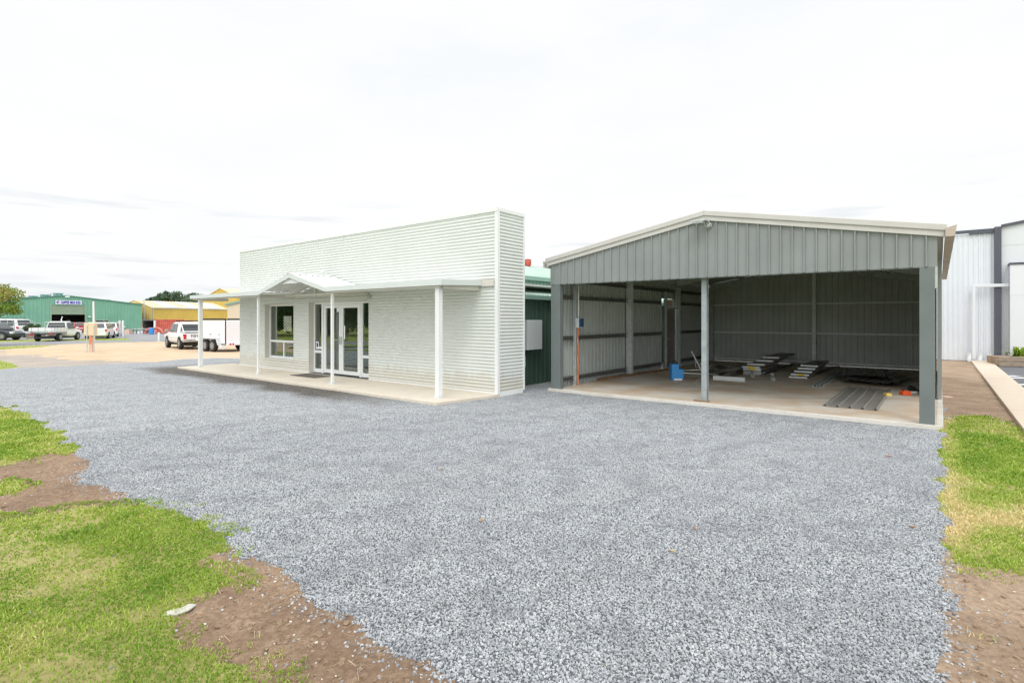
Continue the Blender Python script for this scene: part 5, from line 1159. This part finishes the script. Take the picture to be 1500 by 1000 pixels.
# ------------------------------------------------------------------ vehicles (local x forward, y left)
def loft(st, m=None):     # st: list of (x, [(halfwidth, z), ...]) bottom to top; closed both ends
    mb = MB(); k = len(st[0][1]); n = 2*k
    for x, sec in st:
        mb.v += [(x, w, z) for w, z in sec] + [(x, -w, z) for w, z in reversed(sec)]
    for i in range(len(st)-1):
        for j in range(n): a = i*n+j; b_ = i*n+(j+1) % n; mb.f.append((a, b_, b_+n, a+n))
    mb.f.append(tuple(range(n))); mb.f.append(tuple(range(len(st)*n-1, (len(st)-1)*n-1, -1))); return mb
def body_sec(w, zb, zt_): return [(w*.90, zb), (w, zb+.14), (w*1.0, zb+(zt_-zb)*.6), (w*.965, zt_-.05), (w*.90, zt_)]
def cab_sec(w0, z0, w1, z1): return [(w0, z0), ((w0+w1)/2+.015, (z0+z1)/2), (w1, z1-.05), (w1*.88, z1)]
def wheel(root, x, y, r=.36, w=.24):
    s = 1 if y > 0 else -1
    mb = MB(); mb.tube([(x, y-s*w, r), (x, y-s*w*.9, r), (x, y-s*.03, r), (x, y, r)], [r*.9, r, r, r*.9], 22); wh_ = mb.build('wheel', M['black'], root)
    mb = MB(); mb.tube([(x, y-s*.04, r), (x, y+s*.004, r)], [r*.62, r*.60], 18); rm = mb.build('rim', M['rim'], wh_)
    mb = MB()
    for k in range(6):
        a = k*math.pi/3; c, sn = math.cos(a), math.sin(a); p = r*.38
        mb.tube([(x+c*p, y+s*.0035, r+sn*p), (x+c*p, y+s*.009, r+sn*p)], r*.10, 8)
    mb.build('rim_holes', M['black'], wh_)
def arch(root, x, y, r):
    s = 1 if y > 0 else -1; mb = MB(); pts = [(x+r*math.cos(a), y+s*.002, r*.86+r*math.sin(a)*1.0) for a in np.linspace(-.25, math.pi+.25, 18)]
    mb.add(pts+[(p[0], y-s*.35, p[2]) for p in pts], [tuple(range(18))]+[(i, i+1, 19+i, 18+i) for i in range(17)]); mb.build('wheel_arch', M['blackp'], root)
def quadp(root, name, pts, m, off=(0, 0, 0), t=.008):
    pts = [Vector(p) for p in pts]; n = (pts[1]-pts[0]).cross(pts[2]-pts[0]).normalized()*t
    mb = MB(); mb.hexa([tuple(p-n) for p in pts], [tuple(p+n) for p in pts]) if len(pts) == 4 else mb.add([tuple(p) for p in pts], [tuple(range(len(pts)))]); return mb.build(name, m, root)
def vehicle(name, lab, cat, loc, head, paintm, kind, group=None, L=4.8, W=1.85, Ht=1.78, r=.36, ax=None):
    root = empty(name, (0, 0, 0), lab, cat, group); w = W/2; hl = L/2
    xf, xr = ax or (hl-.9, -hl+1.15)
    gb_ = .30 if r > .34 else .22; belt = Ht*.60
    if kind == 'pickup':
        hood = belt-.03; st = [(-hl, body_sec(w*.93, .55, belt-.02)), (-hl+.08, body_sec(w*.97, gb_+.2, belt)), (-hl+1.5, body_sec(w*.97, gb_+.12, belt)), (-.9, body_sec(w*.97, gb_+.1, belt)), (.9, body_sec(w*.97, gb_+.1, belt)), (hl-1.0, body_sec(w*.97, gb_+.1, hood)), (hl-.25, body_sec(w*.92, gb_+.12, hood-.1)), (hl, body_sec(w*.80, gb_+.2, hood-.28))]
        cab = [(-1.05, cab_sec(w*.93, belt-.02, w*.86, belt+.1)), (-.80, cab_sec(w*.92, belt-.02, w*.78, Ht-.02)), (0, cab_sec(w*.92, belt-.02, w*.79, Ht)), (.62, cab_sec(w*.92, belt-.02, w*.77, Ht-.04)), (1.42, cab_sec(w*.90, belt-.02, w*.84, belt+.04))]
    elif kind == 'tray':
        st = [(-.2, body_sec(w*.9, gb_+.15, belt)), (.7, body_sec(w*.93, gb_+.08, belt)), (hl-1.0, body_sec(w*.93, gb_+.08, belt-.03)), (hl-.25, body_sec(w*.9, gb_+.1, belt-.14)), (hl, body_sec(w*.78, gb_+.2, belt-.32))]
        cab = [(-.22, cab_sec(w*.88, belt-.02, w*.84, belt+.12)), (-.12, cab_sec(w*.88, belt-.02, w*.76, Ht-.03)), (.4, cab_sec(w*.88, belt-.02, w*.77, Ht)), (.75, cab_sec(w*.88, belt-.02, w*.75, Ht-.04)), (1.45, cab_sec(w*.86, belt-.02, w*.8, belt+.04))]
    else:   # wagon / suv
        st = [(-hl, body_sec(w*.88, gb_+.15, belt-.05)), (-hl+.12, body_sec(w*.95, gb_+.06, belt)), (-.6, body_sec(w*.97, gb_, belt)), (.8, body_sec(w*.97, gb_, belt)), (hl-1.0, body_sec(w*.97, gb_, belt-.04)), (hl-.25, body_sec(w*.9, gb_+.04, belt-.16)), (hl, body_sec(w*.76, gb_+.12, belt-.34))]
        cab = [(-hl+.12, cab_sec(w*.93, belt-.02, w*.88, belt+.06)), (-hl+.42, cab_sec(w*.93, belt-.02, w*.77, Ht-.05)), (-hl+1.1, cab_sec(w*.93, belt-.02, w*.79, Ht)), (.1, cab_sec(w*.93, belt-.02, w*.79, Ht)), (.55, cab_sec(w*.93, belt-.02, w*.77, Ht-.05)), (1.4, cab_sec(w*.9, belt-.02, w*.84, belt+.03))]
    b1 = loft(st); b2 = loft(cab); n0 = len(b1.v); b1.v += b2.v; b1.f += [tuple(i+n0 for i in f) for f in b2.f]
    b1.build('body', paintm, root, .02)
    # glass: side windows, windscreen, rear
    z0, z1 = belt+.04, Ht-.13
    def wy(z): f = (z-belt)/(Ht-belt); return (w*.925)*(1-f)+(w*.795)*f+.02
    rx0, rx1 = {'pickup': (-.80, .55), 'tray': (-.08, .62)}.get(kind, (-hl+.52, .5))
    xs_ = np.linspace(rx0, rx1+.12, {'pickup': 3, 'tray': 2}.get(kind, 4))
    for s in (1, -1):
        for k in range(len(xs_)-1):
            a, b_ = xs_[k]+.035, xs_[k+1]-.035; last = k == len(xs_)-2; e = .38 if last else 0
            pts = [(a, s*wy(z0), z0), (b_+e, s*wy(z0), z0), (b_, s*(wy(z1)), z1), (a, s*wy(z1), z1)]; quadp(root, 'side_window', pts, M['carglass'])
        mb = MB(); xm = rx1+.42; mb.box(xm, xm+.12, s*(w+.02) if s > 0 else -w-.22, w+.22 if s > 0 else -w-.02, belt+.02, belt+.2); mb.build('mirror', paintm if kind != 'pickup' else M['chrome'], root, .02)
    fx = cab[-1][0]; tx = cab[-2][0]
    quadp(root, 'windscreen', [(fx-.09, -w*.78, belt+.10), (fx-.09, w*.78, belt+.10), (tx+.06, w*.68, Ht-.07), (tx+.06, -w*.68, Ht-.07)], M['carglass'], t=.025)
    bx, tx2 = cab[0][0], cab[1][0]
    quadp(root, 'rear_window', [(bx+.02, -w*.76, belt+.12), (bx+.02, w*.76, belt+.12), (tx2-.04, w*.66, Ht-.14), (tx2-.04, -w*.66, Ht-.14)], M['carglass'], t=.03)
    for x in (xf, xr):
        for s in (1, -1):
            if not (kind == 'tray' and x == xr): arch(root, x, s*w*.985, r*1.15)
            wheel(root, x, s*(w+.01), r)
    for s in (1, -1):
        mb = MB(); lz = belt*.62 if kind != 'tray' else .72
        if kind == 'pickup': mb.box(-hl-.02, -hl+.2, s*w*.80 if s > 0 else -w*.965, w*.965 if s > 0 else -w*.80, belt-.42, belt-.06)
        elif kind == 'tray': mb.box(-hl-.03, -hl+.02, s*w*.62 if s > 0 else -w*.9, w*.9 if s > 0 else -w*.62, .60, .70)
        else: mb.box(-hl-.0, -hl+.22, s*w*.80 if s > 0 else -w*.94, w*.94 if s > 0 else -w*.80, belt-.26, belt-.04)
        mb.build('taillight', M['redlamp'], root, .01)
        mb = MB(); mb.box(hl-.32, hl-.06, s*w*.58 if s > 0 else -w*.90, w*.90 if s > 0 else -w*.58, belt-.36, belt-.20); mb.build('headlight', M['alu'], root, .02)
    mb = MB()
    if kind == 'pickup': mb.box(-hl-.14, -hl+.06, -w*.95, w*.95, .52, .70); mb.box(-hl-.2, -hl-.02, -w*.5, w*.5, .56, .64)
    elif kind != 'tray': mb.box(-hl-.06, -hl+.12, -w*.9, w*.9, gb_+.12, gb_+.34)
    if mb.v: mb.build('rear_bumper', M['chrome'] if kind == 'pickup' else paintm, root, .03)
    if kind != 'tray': mb = MB(); mb.box(-hl-.068 if kind != 'pickup' else -hl-.22, -hl-.05, -.26, .26, .60, .71); mb.build('number_plate', M['signw'], root)
    mb = MB(); mb.box(-hl+.3, hl-.3, -w*.7, w*.7, gb_-.06, gb_+.14); mb.build('chassis', M['blackp'], root)
    root.location = loc; root.rotation_euler = (0, 0, R(head)); return root
# white dual cab pickup
hx = -21.9+.75*.707+.0; hy = 35.5+.75*.707
hd = R(135); ctr = (-21.9+.92*math.cos(R(45))+1.62*math.cos(hd), 35.5+.92*math.sin(R(45))+1.62*math.sin(hd))
hv_ = vehicle('pickup', 'white four door pickup parked on the sand ahead of the white trailer', 'pickup', (ctr[0], ctr[1], -.28), 135, M['carwhite'], 'pickup', L=5.3, Ht=1.80, r=.40, ax=(1.55, -1.60))
mb = MB(); mb.box(-2.62, -1.12, -.78, .78, 1.072, 1.10); mb.build('tray_liner', M['blackp'], hv_)
mb = MB(); mb.box(-.75, .1, -.66, -.62, 1.86, 1.9); mb.box(-.75, .1, .62, .66, 1.86, 1.9); mb.box(-.55, -.5, -.7, .7, 1.84, 1.9); mb.box(0, .05, -.7, .7, 1.84, 1.9)
for x_ in (-.53, .02):
    for s in (-.64, .64): mb.box(x_-.02, x_+.02, s-.02, s+.02, 1.76, 1.86)
mb.build('roof_rack', M['blackp'], hv_)
mb = MB()
for s in (-.72, .72): mb.tube([(-1.05, s, 1.08), (-1.15, s*.93, 1.66), (-1.95, s*.98, 1.1)], .03, 8)
mb.tube([(-1.15, -.67, 1.66), (-1.15, .67, 1.66)], .03, 8); mb.build('sports_bar', M['carwhite'], hv_)
cu_ = bpy.data.curves.new('tailgate_letters', 'FONT'); cu_.body = 'TOYOTA'; cu_.size = .21; cu_.align_x = 'CENTER'; cu_.align_y = 'CENTER'; cu_.extrude = .004; cu_.offset = .006; cu_.space_character = 1.25
cu_.materials.append(M['blackp']); lt = text_mesh('tailgate_letters', cu_); lt.parent = hv_; lt.rotation_euler = (R(90), 0, R(-90)); lt.location = (-2.668, 0, .88)
for o in hv_.children:
    if o.name.startswith('tailgate'): o['label'] = 'dark capital letters across the white tailgate'
# trailer: local x forward, heading 146
tr_ = empty('box_trailer', (0, 0, 0), 'white tandem axle box trailer with black roof rack behind the pickup', 'trailer')
mb = MB(); mb.prism([(-1.6, .50), (-1.6, 1.9), (1.6, 1.9), (1.6, .95), (1.55, .50)], 1, -.95, .95); mb.build('box', M['carwhite2'], tr_, .03)
mb = MB()
for x_ in (-1.45, -.35, .75, 1.5): mb.box(x_-.03, x_+.03, -.93, .93, 1.93, 1.98)
for s in (-.9, .9): mb.box(-1.55, 1.55, s-.03, s+.03, 1.98, 2.03); mb.box(-1.5, -1.45, s-.02, s+.02, 1.9, 1.99); mb.box(1.45, 1.5, s-.02, s+.02, 1.9, 1.99)
mb.build('roof_rack', M['blackp'], tr_)
mb = MB(); mb.box(-1.615, -1.585, .91, .965, .50, 1.9); mb.box(-1.615, -1.6, -.93, .91, .49, .54); mb.build('corner_trim', M['blackp'], tr_)
for x_ in (.42, -.46):
    for s in (1, -1): wheel(tr_, x_, s*1.16, .37, .22)
for s in (1, -1):
    mb = MB(); y_ = (.95, 1.2) if s > 0 else (-1.2, -.95)
    mb.box(-.05, .9, *y_, .80, .83); mb.box(-.98, -.0, *y_, .801, .831); mb.hexa([(-1.2,y_[0],.42),(-1.17,y_[0],.42),(-1.17,y_[1],.42),(-1.2,y_[1],.42)],[(-.99,y_[0],.8),(-.96,y_[0],.8),(-.96,y_[1],.8),(-.99,y_[1],.8)]); mb.hexa([(1.08,y_[0],.42),(1.11,y_[0],.42),(1.11,y_[1],.42),(1.08,y_[1],.42)],[(.89,y_[0],.8),(.92,y_[0],.8),(.92,y_[1],.8),(.89,y_[1],.8)])
    mb.build('mudguard', M['alub'], tr_)
    mb = MB()
    for x_ in (1.05, -.9): mb.box(x_-.02, x_+.02, s*.955-.008, s*.955+.008, .98, 1.12)
    mb.box(.0, .22, s*.955-.008, s*.955+.008, 1.03, 1.07); mb.build('latch', M['blackp'], tr_)
mb = MB(); mb.box(-1.75, -1.6, -.9, .9, .42, .56); bb = mb.build('rear_beam', M['carwhite2'], tr_, .01)
mb = MB()
for y_ in (.72, .56, -.56, -.72): mb.tube([(-1.751, y_, .49), (-1.768, y_, .49)], .055, 12)
mb.build('tail_lamps', M['redlamp'], bb)
mb = MB(); mb.tube([(-1.45, 1.1, .30), (-1.62, 1.1, .30)], .12, 14); mb.tube([(-1.62, 1.1, .30), (-1.63, 1.1, .30)], .10, 14); mb.build('jockey_wheel', M['meter'], tr_)
mb = MB(); mb.box(-1.62, 1.6, -.85, .85, .40, .50); mb.tube([(1.6, .5, .45), (2.6, 0, .45)], .04, 8); mb.tube([(1.6, -.5, .45), (2.6, 0, .45)], .04, 8); mb.build('drawbar', M['galvd'], tr_)
hd = R(146); rc = Vector((-17.15, 32.3)); h2 = Vector((math.cos(hd), math.sin(hd))); l2 = Vector((-math.sin(hd), math.cos(hd)))
c2 = rc+h2*1.6-l2*.95; tr_.location = (c2.x, c2.y, -.28); tr_.rotation_euler = (0, 0, hd)
# white tray ute
hd = R(105); rr = Vector((-40.9, 48.9)); h2 = Vector((math.cos(hd), math.sin(hd))); l2 = Vector((-math.sin(hd), math.cos(hd)))
c2 = rr+h2*1.5+l2*.9
tv = vehicle('tray_ute', 'white single cab ute with drop side tray parked on the verge', 'ute', (c2.x, c2.y, -.28), 105, M['carwhite'], 'tray', L=5.2, Ht=1.78, r=.36, ax=(1.6, -1.5))
mb = MB(); mb.box(-2.6, -.3, -.93, .93, .86, .92); mb.box(-2.62, -2.58, -.93, .93, .92, 1.22); mb.box(-2.58, -.3, .9, .94, .92, 1.22); mb.box(-2.58, -.3, -.94, -.9, .92, 1.22); mb.build('tray', M['carwhite'], tv)
mb = MB()
for k in range(5): mb.box(-2.56+k*.52, -2.52+k*.52, -.955, -.941, .9, 1.22)
for k in range(4): mb.box(-2.635, -2.621, -.8+k*.5, -.76+k*.5, .9, 1.22)
mb.build('tray_ribs', M['galvd'], tv)
mb = MB(); mb.tube([(-.34, -.85, .9), (-.34, -.85, 1.7), (-.34, .85, 1.7), (-.34, .85, .9)], .03, 6); mb.box(-.36, -.33, -.84, .84, 1.4, 1.43); mb.build('headboard', M['alub'], tv)
mb = MB(); mb.box(-2.58, -2.5, -.85, .85, .62, .72); mb.build('rear_bar', M['blackp'], tv)
mb = MB(); mb.tube([(.0, -.3, 1.77), (-.05, -.3, 1.95), (.12, -.3, 2.2)], .05, 6); mb.build('beacon', M['alu'], tv)
# others
vehicle('station_wagon', 'white wagon seen from behind right of the meter cabinet', 'car', (at(147, 55.6), 55.6, -.28), 117, M['carwhite'], 'wagon', L=4.7, Ht=1.66, W=1.95, r=.33)
vehicle('parked_car', 'white car parked beyond the wagon beside the double gate posts', 'car', (at(163, 61.5), 61.5, -.28), 118, M['carwhite'], 'wagon', L=4.6, Ht=1.62, r=.32)
vehicle('suv', 'charcoal four wheel drive cut off by the left edge', 'car', (at(3, 51.5)-.15, 50.6, -.28), 8, M['cardark'], 'wagon', L=4.8, Ht=1.66, r=.38)
fw4 = vehicle('four_wheel_drive', 'white four wheel drive with red side stripe behind the fence', 'car', (at(27, 60), 58.6, -.28), 172, M['carwhite'], 'wagon', L=4.9, Ht=2.0, r=.38)
mb = MB(); mb.box(-1.9, .6, .925, .935, .88, 1.12); mb.build('side_stripe', M['carred'], fw4)
mb = MB()
for s in (-.6, .6): mb.box(-1.8, .4, s-.02, s+.02, 2.02, 2.06)
for x_ in (-1.5, -.6, .2): mb.box(x_-.02, x_+.02, -.7, .7, 2.04, 2.08)
mb.build('roof_rack', M['blackp'], fw4)
vehicle('red_car', 'red car parked at the workshop doorway', 'car', tuple(Wk(a_at(108), -2.2, -.28)), 135, M['carred'], 'wagon', L=4.3, Ht=1.5, r=.31)

# across the street to the west (mirrored in the office glass)
for k, (x, y) in enumerate(((-50, -6), (-46, 3), (-48, 11), (-45, 18), (-50, 25))):
    tree('roadside_tree', (x-12, y*1.15, -.3), .4, (6.4, 3.6), M['leafshrub'], .30, 6500, 'roadside tree to the west, '+['southernmost of five', 'second from the south', 'third from the south', 'fourth from the south', 'northernmost of five'][k], group='roadside trees to the west', seed=60+k, clumps=22, tr=.2)
mb = MB(); mb.add([(-38, -70, -.272), (-32, -70, -.272), (-32, 22, -.272), (-38, 22, -.272)], [(0, 1, 2, 3)]); tag(mb.build('side_street', M['asphalt']), kind='structure')
mb = MB(); mb.add([(-31.9, -70, -.268), (-27.5, -70, -.2), (-27.5, 21, -.2), (-31.9, 21, -.268)], [(0, 1, 2, 3)]); tag(mb.build('street_verge', M['verge']), kind='structure')

# ------------------------------------------------------------------ sky, sun, camera
w = bpy.data.worlds.new('World'); sc.world = w; w.use_nodes = True; nt = w.node_tree
bg = nt.nodes['Background']; sky = N(nt, 'ShaderNodeTexSky'); sky.sky_type = 'NISHITA'; sky.sun_disc = False
EL, AZM = 52, 188                      # sun azimuth clockwise from +Y
sky.sun_elevation = R(EL); sky.sun_rotation = R(AZM); sky.air_density = 1.0; sky.dust_density = 3.0
tc = N(nt, 'ShaderNodeTexCoord')
def dirn(sx, sy, sz):
    m_ = N(nt, 'ShaderNodeMapping'); m_.inputs['Scale'].default_value = (sx, sy, sz); nt.links.new(tc.outputs['Generated'], m_.inputs['Vector']); return m_.outputs[0]
f1 = noise_n(nt, dirn(1, 1, 3.2), 1.7, 6, .55)
cl = ramp(nt, f1, [(.30, (6.75, 7.0, 7.2)), (.46, (7.25, 7.38, 7.45)), (.60, (7.55, 7.58, 7.55))]).outputs[0]
low = N(nt, 'ShaderNodeSeparateXYZ'); nt.links.new(tc.outputs['Generated'], low.inputs[0])
f2 = noise_n(nt, dirn(2.4, 2.4, 26), 1.9, 4, .5)
band = ramp(nt, low.outputs['Z'], [(0, (0, 0, 0)), (.03, (1, 1, 1)), (.14, (1, 1, 1)), (.24, (0, 0, 0))]).outputs[0]
wisp = ramp(nt, f2, [(.57, (0, 0, 0)), (.70, (1, 1, 1))]).outputs[0]
wm2 = mixc(nt, 1.0, mixc(nt, 1.0, band, wisp, 'MULTIPLY'), (.6, .6, .6), 'MULTIPLY')
cl = mixc(nt, wm2, cl, (5.3, 5.75, 6.0))
zen = ramp(nt, low.outputs['Z'], [(.50, (.5, .5, .5)), (.92, (.88, .88, .88))]).outputs[0]      # an overcast sky is brightest overhead
cl = mixc(nt, 1.0, cl, zen, 'MULTIPLY'); cl = mixc(nt, 1.0, cl, (2, 2, 2), 'MULTIPLY')
dt = N(nt, 'ShaderNodeVectorMath', operation='DOT_PRODUCT'); nt.links.new(tc.outputs['Generated'], dt.inputs[0])
dt.inputs[1].default_value = (math.sin(R(188))*math.cos(R(30)), math.cos(R(188))*math.cos(R(30)), math.sin(R(30)))
glow = ramp(nt, dt.outputs['Value'], [(0, (.42, .42, .42)), (1, (.72, .72, .72))]).outputs[0]      # cloud is brighter round the hidden sun
cl = mixc(nt, 1.0, cl, glow, 'MULTIPLY'); cl = mixc(nt, 1.0, cl, (2.48, 2.48, 2.48), 'MULTIPLY')
out = mixc(nt, .96, sky.outputs[0], cl)
nt.links.new(out, bg.inputs['Color']); bg.inputs['Strength'].default_value = .10
ld = bpy.data.lights.new('sun', 'SUN'); ld.energy = .6; ld.angle = R(18); ld.color = (1, .965, .91)
lo = bpy.data.objects.new('sun', ld); COL.objects.link(lo)
az = R(AZM); dv_ = Vector((math.sin(az)*math.cos(R(EL)), math.cos(az)*math.cos(R(EL)), math.sin(R(EL))))
lo.rotation_euler = dv_.to_track_quat('Z', 'Y').to_euler(); lo.location = (0, -5, 20)

cam = bpy.data.cameras.new('camera'); co_ = bpy.data.objects.new('camera', cam); COL.objects.link(co_); sc.camera = co_
cam.sensor_width = 36; cam.lens = 791/1500*36; cam.shift_y = -33/1500; cam.clip_end = 5000; cam.clip_start = .05
co_.location = (0, 0, H); co_.rotation_euler = (R(90), 0, 0)
sc.view_settings.view_transform = 'Standard'; sc.view_settings.look = 'None'; sc.view_settings.gamma = 1
sc.view_settings.exposure = .40
sc.cycles.use_denoising = True; sc.cycles.denoising_prefilter = 'NONE'; sc.cycles.filter_width = 1.4
sc.cycles.diffuse_bounces = 8; sc.cycles.max_bounces = 12; sc.cycles.transparent_max_bounces = 12
